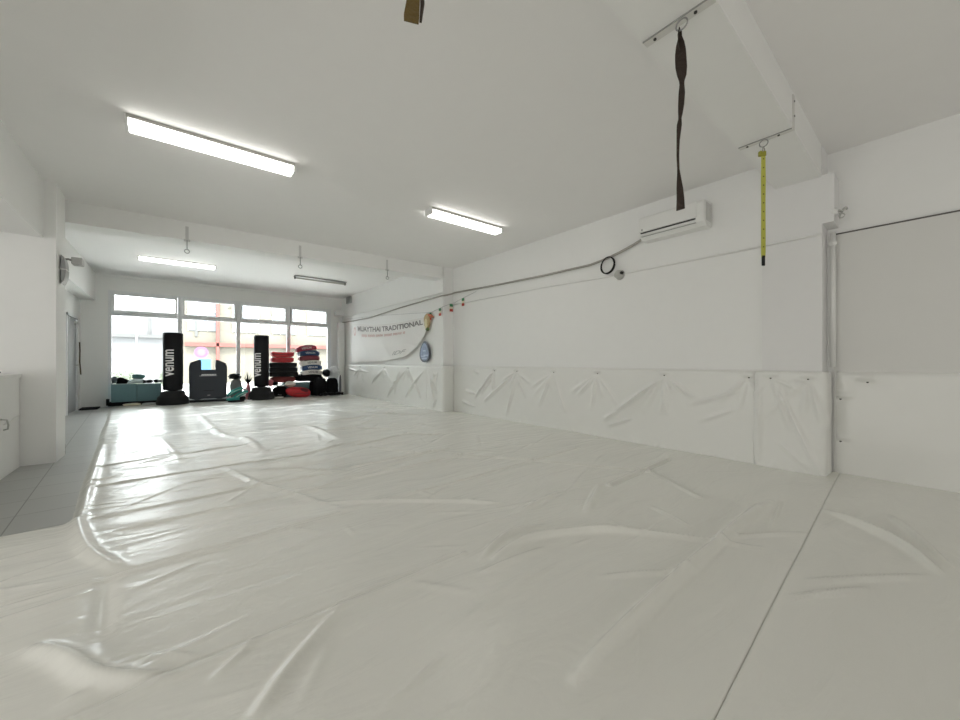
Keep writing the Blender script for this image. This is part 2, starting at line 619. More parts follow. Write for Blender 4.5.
# ================================================================== FLOOR COVER
SEAMS = [[(-0.86, 9.18), (3.2, 9.75)], [(-0.56, 5.35), (0.67, 5.56)], [(-0.47, 4.52), (0.41, 4.54), (1.14, 4.52), (1.7, 4.87)], [(-0.38, 3.59), (-0.06, 3.6), (0.65, 3.66), (1.15, 3.63)], [(-0.22, 3.25), (0.42, 3.25), (0.92, 3.24)], [(-0.58, 2.6), (-0.22, 2.6), (0.3, 2.62), (0.87, 2.65)], [(-0.35, 1.63), (-0.27, 1.64), (0.04, 1.66), (0.59, 1.65), (1.23, 1.66)], [(1.29, 2.67), (3.86, 2.79)], [(2.51, 3.45), (3.03, 2.73), (3.58, 1.74)], [(0.97, 3.3), (2.32, 3.73)], [(4.15, 1.81), (2.93, 1.75)], [(3.58, 1.74), (3.21, 1.17)], [(2.25, 5.95), (2.69, 6.39)], [(1.94, 6.09), (2.62, 5.42)], [(1.4, 3.69), (2.35, 3.77), (2.55, 3.73)], [(1.93, 4.38), (2.18, 3.85)], [(2.69, 4.93), (2.86, 4.59)], [(1.78, 4.64), (2.62, 4.89)], [(1.26, 3.33), (2.11, 3.39), (2.51, 3.39)], [(2.46, 3.37), (2.62, 3.18)], [(3.02, 8.79), (4.45, 7.37)], [(2.97, 7.91), (3.79, 6.46)], [(-0.24, 6.97), (1.02, 7.35)], [(2.17, 6.82), (3.69, 7.11)]]
WRINKLES = [([(0.42, 9.42), (0.54, 6.61), (0.78, 5.95), (0.8, 4.8)], 1, 0.05), ([(0.41, 4.46), (0.56, 3.73), (0.72, 3.32), (0.94, 2.68)], 1, 0.03), ([(-0.1, 6.6), (0.01, 5.64), (0.06, 4.98)], 1, 0.04), ([(1.72, 6.51), (1.74, 5.07)], 1, 0.05), ([(0.67, 4.15), (0.99, 3.93), (1.29, 3.55)], 0.8, 0.03), ([(0.86, 2.92), (1.46, 2.48), (1.91, 2.05)], 1.2, 0.022), ([(2.84, 1.82), (2.21, 1.52)], 1, 0.03), ([(1.34, 1.5), (1.58, 1.53), (1.93, 1.4), (2.23, 1.14), (2.59, 0.62)], 1.6, 0.018), ([(2.5, 0.8), (3.4, 0.82)], 1, 0.022), ([(1.28, 1.55), (1.61, 1.66), (1.85, 1.59)], 1, 0.018), ([(1.54, 1.55), (1.92, 1.44), (2.23, 1.15)], 1, 0.014), ([(1.05, 0.76), (1.52, 0.78), (2.32, 0.79), (3.51, 0.78)], 2.0, 0.028), ([(1.63, 1.04), (2.06, 0.74)], 1, 0.013), ([(2.61, 0.78), (3.02, 0.5)], 1, 0.013), ([(3.6, 0.46), (3.29, 0.14), (2.98, -0.02)], 2.2, 0.02), ([(3.8, 0.18), (3.1, -0.06)], 1.8, 0.018), ([(2.33, 0.4), (2.88, 0.01)], 1, 0.015), ([(2.11, 0.42), (2.51, 0.18)], 1, 0.012), ([(1.19, 1.44), (1.63, 1.4)], 0.8, 0.016), ([(0.18, 1.27), (0.3, 1.4), (0.59, 1.65)], 1.2, 0.022), ([(0.1, 1.52), (0.26, 1.65)], 0.8, 0.014), ([(-0.41, 2.13), (-0.3, 1.98), (-0.19, 1.78), (-0.02, 1.64)], 2.2, 0.03), ([(-0.06, 1.8), (0.08, 1.67)], 0.9, 0.014), ([(-0.15, 2.35), (0.11, 2.47)], 0.6, 0.014), ([(0.86, 2.23), (0.86, 2.41)], 0.5, 0.01), ([(-0.7, 6.7), (-0.56, 4.77), (-0.5, 3.73), (-0.39, 3.1), (-0.27, 2.77), (-0.2, 2.65)], 1.7, 0.035), ([(-0.25, 2.63), (-0.23, 2.28), (-0.21, 1.97)], -0.9, 0.035), ([(0.48, 2.68), (0.71, 2.43)], 0.7, 0.014), ([(2.71, 1.32), (2.57, 0.99)], 0.7, 0.015), ([(2.45, 1.94), (1.9, 1.86)], 0.8, 0.02), ([(-0.27, 1.72), (-0.2, 1.72)], 0.6, 0.02), ([(2.92, 0.65), (3.57, 0.73)], 0.6, 0.012), ([(0.85, 1.63), (1.06, 1.35)], 0.4, 0.02), ([(1.5, 1.32), (0.78, 1.18)], 0.3, 0.03), ([(0.46, 1.45), (0.31, 1.25)], 0.4, 0.02)]

MZ = 0.04
WRINKLES += [([(-0.35, 1.60), (0.04, 1.62), (0.59, 1.615), (1.23, 1.62)], .8, .010), ([(-.58, 2.55), (-.22, 2.55), (.3, 2.57), (.87, 2.60)], .8, .013)]


def seam_y(x):
    return 0.41 + (x - 1.22) * 0.041


def relief(X, Y):
    H = np.zeros_like(X)
    # straight joints of the mats telegraphing through the vinyl: a narrow valley with a soft ridge beside it
    for s in SEAMS:
        d = np.full_like(X, 9.0)
        sd = np.zeros_like(X)
        for a, b in zip(s, s[1:]):
            dd, t, sg = seg_dist(X, Y, a, b)
            k = dd < d
            d = np.where(k, dd, d)
            sd = np.where(k, sg * dd, sd)
        dist = max(1.2, math.hypot(*s[0]))
        w_ = max(0.0075, 0.0034 * dist ** 0.9)
        g = 1.7 if s[0][0] > 1.25 else 1.0
        H += g * (-0.0085 * dist ** .25 * np.exp(-(d / w_) ** 2) + 0.0075 * dist ** .2 * np.exp(-((sd - 2.0 * w_) / (1.5 * w_)) ** 2) * (d < 9 * w_))
    for s, a_, w_ in WRINKLES:
        s = smooth_line(s)
        d = np.full_like(X, 9.0)
        tt = np.zeros_like(X)
        n = len(s) - 1
        for i, (a, b) in enumerate(zip(s, s[1:])):
            dd, t, sg = seg_dist(X, Y, a, b)
            k = dd < d
            d = np.where(k, dd, d)
            tt = np.where(k, (i + t) / n, tt)
        env = np.clip(np.sin(np.clip(tt, 0.02, .98) * PI), 0, 1) ** 0.6
        H += a_ * (0.022 if s[0][0] > 1 else .0165) * env * np.exp(-(d / w_) ** 2) * (0.8 + w_ * 12)
    # random creases
    rng = random.Random(5)
    for k in range(260):
        y = rng.uniform(0.7, 11.5) if k % 3 else rng.uniform(3, 11)
        x = rng.uniform(-0.7, 4.4)
        ang = rng.gauss(0.1, 0.35) if rng.random() < .7 else rng.uniform(-1.5, 1.5)
        L = rng.uniform(.12, .45) * (0.7 + y * 0.09)
        w_ = rng.uniform(.007, .014) * (0.9 + y * 0.22)
        a = (x - L * math.cos(ang), y - L * math.sin(ang))
        b = (x + L * math.cos(ang), y + L * math.sin(ang))
        dd, t, sg = seg_dist(X, Y, a, b)
        H += rng.uniform(.0025, .0065) * (1 + y * .08) * np.sin(np.clip(t, .02, .98) * PI) * np.exp(-(dd / w_) ** 2)
    # gentle swells, more ripple on the far half
    H += 0.006 * (vnoise(X * 1.1, Y * 1.1, 3) - .5) + 0.006 * (vnoise(X * 2.3 + .5, Y * 4.5, 8) - .5)
    H += 0.0055 * (vnoise(X * 4 + Y, Y * 9, 4) - .5) * np.clip((Y - 1.8) / 4, 0.03, 1)
    return H


xs = np.concatenate([np.arange(-1.6, -1.0, .05), np.arange(-1.0, 4.96, .016)])
xs = xs[xs < XA - 0.021]
xs = np.append(xs, XA - 0.021)
ys = [0.0, 0.0015]
while ys[-1] < 12.2:
    y = ys[-1] + 0.45
    ys.append(ys[-1] + min(0.03, max(0.0075, 0.0005 * y ** 2.0)))
ys = np.array(ys)
# sheet A: everything beyond the seam
X, T = np.meshgrid(xs, ys)
Y = seam_y(X) + 0.0007 + T
Z = MZ + relief(X, Y)
xe = -0.54 - (Y - 3.64) * 0.069 + 0.02 * (vnoise(Y * 1.3, Y * 0, 6) - .5)
# the mats stop at a step by the tiles: the sheet flows down to the tile floor
rc = 0.10
dx = X - xe
dy = 3.66 - 0.02 * X * 0 - Y
inside = np.where((dx > 0) & (dy > 0), np.hypot(np.minimum(dx, 9), np.minimum(dy, 9)) * 0 + np.maximum(dx, dy), np.maximum(dx, dy))
s = np.clip(inside / 0.07, 0, 1)
s = s * s * (3 - 2 * s)
Z = (Z) * s - 0.004 * (1 - s)
# raised lip where the mats underneath end
inner = X - (-0.36 - np.clip(Y - 1.6, 0, 99) * 0.05)
Z = Z + 0.010 * (1 / (1 + np.exp(-inner / 0.035))) * s * np.clip((Y - 3.0) / .5, 0, 1) - 0.008 * s
Z = np.where(T < 0.001, Z - 0.012, Z)
inq = (inside[:-1, :-1] > -0.03) & (X[:-1, :-1] < 4.96)
# trim round the right walls
xr = np.where(Y < 0.62, XA - .02, np.where(Y < 1.15, 4.662, np.where(Y < 6.57, 4.69, 4.43)))
P = np.stack([np.minimum(X, xr), Y, Z], -1)
keep = inq & (X[:-1, :-1] <= xr[:-1, :-1] + 0.0) & (Y[1:, 1:] < YF - 0.005)
fa = grid_obj('vinyl_floor_cover', P, VINYL, keep=keep)
tag(fa, 'large glossy white vinyl sheet, wrinkled, covering the training mats up to the windows', 'floor mat')
# sheet B: the piece nearest the camera's right
ysb = [0.0, 0.0015]
while ysb[-1] < 5.3:
    ysb.append(ysb[-1] + (0.012 if ysb[-1] < 1.0 else 0.08))
xb = np.concatenate([np.arange(-4.6, 0.0, .1), np.arange(0.0, XA - .02, .02)])
xb = np.append(xb, XA - .021)
X, T = np.meshgrid(xb, np.array(ysb)[::-1])
Y = seam_y(X) - 0.0007 - T
Z = MZ + relief(X, Y) - 0.008
Z = np.where(T < 0.001, Z - 0.012, Z)
P = np.stack([X, Y, Z], -1)
fb = grid_obj('vinyl_floor_cover', P, VINYL)
tag(fb, 'nearer matte white vinyl sheet, right of the straight dark floor seam', 'floor mat')

# ================================================================== WALL PADS


def wall_pad(name, label, path, z0, z1, th, rivets, folds=(), seed=0, du=.012, dz=.012, tilt=0.0, material=PAD, nf=6):
    """path: list of (x, y, nx, ny) sampled along the pad with outward normals; rivets (u, z)"""
    # resample path
    L = [0.0]
    for a, b in zip(path, path[1:]):
        L.append(L[-1] + math.hypot(b[0] - a[0], b[1] - a[1]))
    U = L[-1]
    us = np.linspace(0, U, int(U / du) + 2)
    zs = np.linspace(z0, z1, int((z1 - z0) / dz) + 2)
    folds = list(folds)
    xx = np.interp(us, L, [p[0] for p in path]); yy = np.interp(us, L, [p[1] for p in path])
    nx = np.interp(us, L, [p[2] for p in path]); ny = np.interp(us, L, [p[3] for p in path])
    nn = np.hypot(nx, ny); nx, ny = nx / nn, ny / nn
    UU, ZZ = np.meshgrid(us, zs)
    rng = random.Random(seed)
    ed = np.minimum(np.minimum(UU, U - UU), np.minimum(ZZ - z0, z1 - ZZ))
    D = th * (1 - np.exp(-ed / 0.012))
    D += 0.016 * (vnoise(UU * 2.3, ZZ * 2.5, seed) - .5) + 0.008 * (vnoise(UU * 7, ZZ * 6, seed + 9) - .5)
    for (u, z) in rivets:
        r = np.hypot(UU - u, ZZ - z)
        D -= 0.020 * np.exp(-(r / .028) ** 2) + 0.010 * np.exp(-(r / .11) ** 2)
        for k in range(nf):
            a = -PI / 2 + rng.uniform(-1.15, 1.15)
            ln = rng.uniform(.18, .55)
            fold = ((u + .02 * math.cos(a), z + .02 * math.sin(a)), (u + ln * math.cos(a), z + ln * math.sin(a)), rng.uniform(.5, 1))
            folds = list(folds) + [fold]
        for a in (PI * .28, PI * .72, PI * .5):
            folds.append(((u, z), (u + .07 * math.cos(a), z + .07 * math.sin(a)), .8))
    for (a, b, s) in folds:
        d, t, sg = seg_dist(UU, ZZ, a, b)
        w_ = 0.009 + 0.022 * t
        D += s * 0.029 * np.exp(-(d / w_) ** 2) * np.clip(np.sin(np.clip(t, 0.03, 1) * PI * .92) * 1.1, 0, 1) * np.clip(ed / .02, 0, 1)
    # gathers along the foot
    for k in range(int(U * 5)):
        u = rng.uniform(0.05, U - .05)
        a = rng.uniform(.5, 2.6)
        ln = rng.uniform(.04, .14)
        d, t, sg = seg_dist(UU, ZZ, (u, z0), (u + ln * math.cos(a), z0 + ln * math.sin(a)))
        D += 0.011 * np.exp(-(d / .012) ** 2) * (1 - t) * np.clip(ed / .01, 0, 1)
    D = np.clip(D, 0.001, None) * np.clip(ed / .004, 0, 1)
    X = xx[None, :] + nx[None, :] * D
    Y = yy[None, :] + ny[None, :] * D
    P = np.stack([X, Y, ZZ], -1)
    root = thing(name, label, 'wall padding', (0, 0, 0), 0)
    c = path[len(path) // 2]
    root.location = (c[0], c[1], z0)
    P = P - np.array([c[0], c[1], z0])
    o = grid_obj('padding', P[:, ::-1], material, root)
    for (u, z) in rivets:
        i = int(np.argmin(abs(us - u))); j = int(np.argmin(abs(zs - z)))
        p = P[j, i]
        n = Vector((nx[i], ny[i], 0))
        b = B(); cyl(b, Vector(p) - n * .004, Vector(p) + n * .005, 0.011, 0.008, 12)
        obj('rivet', b, DARKROD, root)
    return root


def straight(x0, y0, x1, y1, nx, ny):
    return [(x0, y0, nx, ny), ((x0 + x1) / 2, (y0 + y1) / 2, nx, ny), (x1, y1, nx, ny)]


PZ = 1.0
Y0 = 1.155
ry = [1.231, 2.097, 3.034, 3.829, 4.655, 5.236]
wall_pad('wall_pad', 'long quilted white vinyl wall padding under the air conditioner, pinned with six rivets',
         straight(XM, Y0, XM, 6.56, -1, 0), 0.0, PZ, 0.034, [(y - Y0, .925) for y in ry],
         folds=[((2.10 - Y0, .90), (2.75 - Y0, .42), 1.6), ((2.14 - Y0, .88), (2.62 - Y0, .5), 1.0), ((2.05 - Y0, .90), (1.75 - Y0, .66), 1.0), ((2.72 - Y0, .42), (2.9 - Y0, .30), 2.2),
                ((2.5 - Y0, .35), (2.85 - Y0, .22), 1.6), ((3.03 - Y0, .9), (3.35 - Y0, .62), 1.2), ((3.8 - Y0, .9), (3.6 - Y0, .35), 1.2), ((3.85 - Y0, .9), (4.1 - Y0, .4), 1.2),
                ((4.65 - Y0, .9), (5.5 - Y0, .35), 1.6), ((4.62 - Y0, .9), (4.9 - Y0, .15), 1.3), ((5.24 - Y0, .9), (5.8 - Y0, .4), 1.8), ((5.22 - Y0, .85), (5.6 - Y0, .5), 1.5),
                ((5.8 - Y0, .2), (6.2 - Y0, .28), 1.8), ((5.75 - Y0, .45), (6.1 - Y0, .5), 1.6), ((5.9 - Y0, .95), (5.7 - Y0, .88), 1.5), ((1.3 - Y0, .78), (1.8 - Y0, .6), .9), ((1.3 - Y0, .6), (1.7 - Y0, .42), .7)], seed=3)
# column pad wraps the corner
arc = [(4.70, 1.15, -.4, 1), (4.672, 1.15, -.7, .7), (4.664, 1.135, -1, 0), (4.664, .66, -1, 0), (4.668, .650, -.8, -.6), (4.68, .640, -.4, -1), (4.70, .636, 0, -1), (4.925, .636, 0, -1)]
cp = wall_pad('column_pad', 'white vinyl padding wrapped round the foot of the near wall column', arc, 0.0, 1.0, 0.022,
              [(.028 + .02 + 1.135 - 1.036, .93), (.028 + .02 + 1.135 - .753, .925)],
              folds=[((.19, .90), (.52, .06), 1.6), ((.16, .88), (.30, .45), 1.0), ((.45, .9), (.55, .5), 1.8), ((.42, .88), (.30, .9), .8), ((.06, .95), (.04, .1), 1.6), ((.20, .3), (.45, .08), .8)], seed=8, nf=3)
bm = B(); tube(bm, [(4.652 - cp.location.x, 1.15 - cp.location.y, z_) for z_ in (0.02, .3, .6, .9, .995)], .009, 8); obj('piping', bm, PAD, cp, True)
# alcove pad: flat board cushion
wall_pad('alcove_pad', 'plain flat white padding along the alcove wall right of the column', straight(4.93, -4.6, 4.93, 0.585, -1, 0), 0.0, 1.0, 0.022,
         [(4.6 + .387, .905), (4.6 + .545, .735), (4.6 + .545, .335)], seed=12, nf=0, du=.03, folds=[((5.09, .02), (5.10, .98), .35), ((5.12, .85), (5.18, .98), .5), ((5.13, .1), (5.18, .02), .5)])
# padding at the step and under the banner
st = [(4.69, 6.565, 0, -1), (4.45, 6.565, 0, -1), (4.432, 6.572, -.7, -.7), (4.428, 6.59, -1, 0), (4.428, 7.0, -1, 0), (4.428, 7.2, -1, 0)]
wall_pad('step_pad', 'white vinyl padding bent round the wall step left of the long padding', st, 0.0, 1.0, 0.03, [],
         folds=[((.62, .9), (.50, .45), 1.5), ((.75, .8), (.60, .3), 1.4), ((.45, .9), (.60, .6), 1.2), ((.50, .3), (.62, .1), 1.2)], seed=15)
wall_pad('banner_wall_pad', 'creased white vinyl padding on the far right wall beneath the banner', straight(XB, 7.21, XB, 12.55, -1, 0), 0.0, 1.0, 0.024,
         [(.9, .93), (2.2, .93), (3.9, .93)],
         folds=[((.15, .9), (1.0, .25), 1.8), ((.9, .93), (.3, .3), 1.5), ((1.0, .9), (2.0, .2), 2), ((2.2, .9), (3.0, .5), 1.8), ((1.3, .9), (1.6, .3), 1.6), ((3.2, .8), (4.0, .85), 1.6), ((4.0, .8), (4.7, .87), 1.6)], seed=21)

# ================================================================== RAILS AND CABLES ON THE WALLS


def cable(name, label, pts, r, m, cat='cable', n=8):
    bm = B()
    tube(bm, pts, r, n)
    o = obj(name, bm, m, smooth=True)
    return tag(o, label, cat)


pipe = mat('grey_pipe_wrap', (0.40, 0.385, 0.35), 0.6, bump=0.4, scale=30, var=0.1)
cable('insulated_pipe', 'grey wrapped pipe sagging along the right wall from the air conditioner to the far corner',
      [(4.66, 2.36, 2.67), (4.67, 2.50, 2.625), (4.67, 2.68, 2.574), (4.67, 2.90, 2.528), (4.67, 3.15, 2.495), (4.67, 4.03, 2.500), (4.67, 5.3, 2.530), (4.67, 6.50, 2.575), (4.63, 6.57, 2.55), (4.46, 6.57, 2.50), (4.41, 6.62, 2.495), (4.41, 8.47, 2.45), (4.41, 10.3, 2.37), (4.41, 12.3, 2.40), (4.41, 12.6, 2.42)], 0.017, pipe, 'pipe')
cable('conduit', 'thin white conduit running level along the right wall below the air conditioner',
      [(4.688, 1.115, 2.278), (4.688, 2.9, 2.278), (4.688, 4.0, 2.31), (4.688, 6.58, 2.325)], 0.010, WHITE, 'conduit')
cable('conduit', 'short white conduit crossing the near wall column', [(4.66, 1.10, 2.278), (4.66, 0.66, 2.278)], 0.010, WHITE, 'conduit')
cable('conduit', 'white conduit above the banner on the far right wall', [(4.425, 6.62, 2.56), (4.425, 8.5, 2.57), (4.425, 12.66, 2.58)], 0.014, WHITE, 'conduit')
vp = thing('wall_pipe', 'upright white pipe in the corner between the column and the alcove', 'pipe', (4.86, 0.60, 0))
bm = B(); cyl(bm, (0, 0, 1.04), (0, 0, 2.32), 0.022); obj('pipe', bm, WHITE, vp, True)
bm = B(); cyl(bm, (-.03, 0, 2.22), (.03, 0, 2.22), 0.03); obj('elbow', bm, WHITE, vp, True)
# clutter of pipes in the far right corner
cable('corner_pipe', 'upright white pipe beside the right end of the windows', [(4.40, 12.62, 0.05), (4.40, 12.62, 2.36), (4.38, 12.62, 2.50), (4.36, 12.62, 2.58)], 0.035, FRAME, 'pipe')
bm = B(); box(bm, 4.20, 4.38, 12.30, 12.52, 0.045, 2.38, .01); tag(obj('pipe_casing', bm, WHITE), 'tall narrow white casing in the far right corner', 'casing')
bm = B(); box(bm, 4.15, 4.43, 12.45, 12.68, 2.62, 2.80, .02); tag(obj('junction_box', bm, WHITE), 'white box on the far right corner above the tall casing', 'box')

vb = thing('vent_box', 'small grey louvred box high on the far right wall', 'vent', (4.41, 12.0, 3.09))
bm = B(); box(bm, -.03, .03, -.17, .17, -.11, .11, .006); obj('housing', bm, LGREY, vb)
for k in range(3):
    bm = B(); box(bm, -.037, -.03, -.15 + k * .105, -.07 + k * .105, -.09, .09); obj('louvre', bm, GALV, vb)

# coil of cable and round sensor
bm = B()
pts = []
for k in range(0, 100):
    a = k / 100 * 2 * PI * 2.75 + 1.3
    R = 0.105 + 0.006 * math.sin(k * .35)
    pts.append((4.665 - 0.012 * math.sin(k * .09) - .008, 2.86 + R * math.cos(a), 2.43 + R * math.sin(a) * 1.02))
tube(bm, pts, 0.009, 6)
tag(obj('cable_coil', bm, RUBBER, smooth=True), 'coil of black cable hanging from the sagging wall pipe', 'cable')
rs = thing('junction_box', 'round grey electrical box with a dark knob beside the cable coil', 'electrical box', (4.70, 2.70, 2.275))
bm = B(); cyl(bm, (0, 0, 0), (-.055, 0, 0), 0.068, 0.056, 28); obj('body', bm, mat('grey_plastic', (.50, .50, .47), .5), rs, True)
bm = B(); cyl(bm, (-.04, -.055, .008), (-.075, -.06, .008), 0.02, n=14); obj('knob', bm, DARKROD, rs, True)

# ================================================================== AIR CONDITIONER
ac = thing('air_conditioner', 'white split air conditioner high on the right wall', 'air conditioner', (4.70, 1.94, 2.745))
prof = [(0, -.14), (-.15, -.145), (-.205, -.10), (-.225, -.03), (-.225, .10), (-.205, .135), (0, .14)]
bm = B()
a = [bm.verts.new((x, -.36, z)) for x, z in prof]; b = [bm.verts.new((x, .38, z)) for x, z in prof]
bm.faces.new(a); bm.faces.new(b[::-1])
for i in range(len(prof)):
    bm.faces.new((a[i], b[i], b[(i + 1) % len(prof)], a[(i + 1) % len(prof)]))
bmesh.ops.recalc_face_normals(bm, faces=bm.faces[:])
bmesh.ops.bevel(bm, geom=[e for e in bm.edges if abs((e.verts[0].co - e.verts[1].co).y) < .01], offset=.008, segments=2, affect='EDGES')
obj('body', bm, WHITE, ac)
bm = B(); box(bm, -.232, -.222, -.285, .365, -.055, .115, .004); obj('front_panel', bm, WHITE, ac)
bm = B(); poly = [(-.2335, -.075), (-.2245, -.06), (-.215, -.062), (-.224, -.082)]
box(bm, -.228, -.218, -.27, .355, -.072, -.060); obj('air_slot', bm, DARKROD, ac)
bm = B(); box(bm, -.222, -.205, -.27, .355, -.100, -.076, .003); obj('flap', bm, WHITE, ac)
bm = B(); box(bm, -.208, -.196, -.27, .355, -.108, -.104); obj('flap_gap', bm, GALV, ac)
bm = B(); box(bm, -.17, -.03, -.366, -.358, -.09, .11, .004); box(bm, -.14, -.07, -.369, -.36, -.05, .09); obj('side_cover', bm, mat('pale_grey_plastic', (.62, .62, .60), .4), ac)
bm = B(); cyl(bm, (-.234, .335, -.03), (-.231, .335, -.03), 0.012, n=12); obj('badge', bm, GALV, ac)

# ================================================================== CEILING LAMPS


def lamp(x0, x1, y, z, label, lit=True):
    t = thing('ceiling_light', label, 'ceiling light', ((x0 + x1) / 2, y, z), 0, None)
    h = (x1 - x0) / 2
    dz_ = .030 if (lit and y < 6) else .022
    if y < 6:
        t.rotation_euler[1] = -math.atan(.0145)
    bm = B(); box(bm, -h, h, -.080, .080, -dz_, 0, .003); obj('housing', bm, mat('lamp_housing', (.50, .50, .47), .5) if lit else GALV, t)
    if lit:
        bm = B()
        a = [(-.075, -dz_), (-.068, -dz_ - .052), (.068, -dz_ - .052), (.075, -dz_)]
        va = [bm.verts.new((-h + .012, p[0], p[1])) for p in a]; vb_ = [bm.verts.new((h - .012, p[0], p[1])) for p in a]
        for i in range(4):
            bm.faces.new((va[i], vb_[i], vb_[(i + 1) % 4], va[(i + 1) % 4]))
        bm.faces.new(va[::-1]); bm.faces.new(vb_)
        bmesh.ops.recalc_face_normals(bm, faces=bm.faces[:])
        obj('diffuser', bm, TUBE, t)
        for s in (-1, 1):
            bm = B(); box(bm, s * h - .012, s * h + .012, -.078, .078, -dz_ - .055, 0, .003); obj('end_cap', bm, WHITE if lit else GALV, t)
    else:
        bm = B(); cyl(bm, (-h + .03, 0, -.055), (h - .03, 0, -.055), .018, n=14); obj('tube', bm, OFFTUBE, t, True)
        for s in (-1, 1):
            bm = B(); box(bm, s * (h - .015) - .015, s * (h - .015) + .015, -.03, .03, -.08, -.02, .004); obj('end_cap', bm, mat('dark_cap', (.10, .10, .09), .5), t)
    return t


lamp(-.28, .94, 4.09, ceil_z(.33), 'long lit fluorescent batten on the main ceiling, the nearest and leftmost')
lamp(2.57, 3.79, 4.15, ceil_z(3.18), 'lit fluorescent batten on the main ceiling, left of the air conditioner')
lamp(-.52, .74, 10.12, BAYC, 'slim lit fluorescent batten beyond the cross beam, over the punching bags')
lamp(2.32, 3.58, 9.98, BAYC, 'unlit dark fluorescent batten beyond the cross beam near the right wall', False)

# ================================================================== BEAM HOOKS, RINGS AND STRAPS
for x, lab in ((0.30, None), (1.965, 'flat metal strip screwed under the near ceiling beam, above the dark strap'), (3.53, 'flat metal strip bent round the near ceiling beam, above the yellow strap')):
    if lab is None:
        continue
    br = thing('beam_bracket', lab, 'bracket', (x, .83, 2.82), 0)
    bm = B(); box(bm, 0, .045, -.172, .165, -.006, 0); obj('plate', bm, mat('painted_plate', (.70, .69, .66), .45), br)
    bm = B(); box(bm, -.003, .0, -.172, .165, -.008, .0); obj('plate_edge', bm, GALV, br)
    if x > 3:
        bm = B(); box(bm, 0, .045, -.181, -.175, -.006, .245); obj('side_plate', bm, mat('painted_plate', (.70, .69, .66), .45), br)
        for zz in (.09, .20):
            bm = B(); cyl(bm, (.022, -.181, zz), (.022, -.187, zz), .008, n=10); obj('screw', bm, GALV, br)
    for yy in (-.09, .11):
        bm = B(); cyl(bm, (.022, yy, -.006), (.022, yy, -.012), .008, n=10); obj('screw', bm, DARKROD, br)
    bm = B(); torus(bm, (.01, -.03 if x < 3 else 0, -.033), .027, .004, 'X'); obj('ring', bm, GALV, br, True)
    if x > 3:
        bm = B(); torus(bm, (.01, 0, -.093), .028, .0045, 'Y'); obj('ring', bm, GALV, br, True)

# dark brown twisted strap
zt = 2.765
prof_s = [(28, 3), (33, 3.5), (40, 7.5), (48, 10), (56, 11), (64, 11), (72, 9), (79, 5), (82, 4.5), (92, 6), (104, 5.5), (112, 4.5), (118, 3), (124, 4.5), (130, 4), (140, 3), (155, 2.2), (168, 2.2), (178, 4), (188, 6), (198, 7.2), (210, 8)]
zz = [(p - 28) * .00495 for p, q in prof_s]
ww = [q * .0052 for p, q in prof_s]
aa = [-1.17 + .5 * math.sin(p * .11) for p, q in prof_s]
ww = [.9 * w_ / math.cos(a_ + 1.17) for w_, a_ in zip(ww, aa)]
bm = B()
ribbon(bm, [(1.985 + .008 * math.sin(z * 9), .806 + .006 * math.sin(z * 11 + 1) + .014 * z, zt - z) for z in zz], ww, [a_ - YAW * 0 for a_ in aa], .004)
ds = obj('hanging_strap', bm, STRAPB)
tag(ds, 'dark brown twisted strap hanging from the near beam in front of the air conditioner', 'strap')
bm = B(); ribbon(bm, [(1.975, .81, 2.775), (1.97, .815, 2.735), (1.972, .815, 2.70), (1.98, .81, 2.665)], [.018, .02, .018, .012], [.2, .3, .5, .6], .004)
obj('loop_end', bm, STRAPB, ds)
# olive strap just entering the top of the frame
br = thing('beam_bracket', 'steel ring fixed under the beam above the olive strap', 'bracket', (0.462, .83, 2.82), 0)
bm = B(); box(bm, 0, .045, -.172, .165, -.006, 0); obj('plate', bm, mat('painted_plate', (.70, .69, .66), .45), br)
bm = B(); torus(bm, (0, 0, -.035), .030, .0045, 'Y'); obj('ring', bm, STEEL, br, True)
bm = B()
ribbon(bm, [(.462, .83, 2.765), (.464, .83, 2.6), (.465, .83, 2.4), (.468, .83, 2.2), (.470, .83, 2.06), (.468, .83, 2.0), (.462, .828, 1.955), (.460, .826, 1.937)],
       [.02, .03, .03, .03, .026, .032, .038, .036], [.2, .6, 0, -.5, -.5, -.45, -.4, -.4], .004)
os_ = obj('hanging_strap', bm, STRAPO)
tag(os_, 'olive brown strap end dangling at the top edge of the picture', 'strap')
bm = B(); ribbon(bm, [(.484, .818, 2.05), (.486, .816, 1.99), (.482, .818, 1.945)], [.008, .010, .006], [-.4, -.4, -.4], .006); obj('dark_edge', bm, STRAPB, os_)
# yellow strap
bm = B()
ribbon(bm, [(3.53, .83, z) for z in (2.705, 2.5, 2.3, 2.1, 1.95, 1.90)], [.030, .032, .034, .034, .034, .030], [-YAW, -YAW - .2, -YAW + .1, -YAW, -YAW, -YAW], .004)
ys_ = obj('hanging_strap', bm, YELLOW)
tag(ys_, 'narrow yellow strap with dark marks hanging before the wall column', 'strap')
for k in range(11):
    z = 2.66 - k * .068
    bm = B(); box(bm, -.005, .005, -.0035, -.0022, -.005, .005); o = obj('mark', bm, mat('olive_mark', (.16, .15, .02), .6), ys_, loc=(3.528 - .002, .829, z)); o.rotation_euler = (0, 0, -YAW)
bm = B(); box(bm, -.034, .016, -.012, .012, -.018, .02, .004); o = obj('knot', bm, mat('olive_knot', (.30, .29, .03), .6), ys_, loc=(3.53, .83, 2.70)); o.rotation_euler = (0, 0, -YAW)
bm = B(); box(bm, -.012, .012, -.006, .006, -.05, .03, .005); o = obj('tip', bm, RUBBER, ys_, loc=(3.53, .83, 1.885)); o.rotation_euler = (0, 0, -YAW)

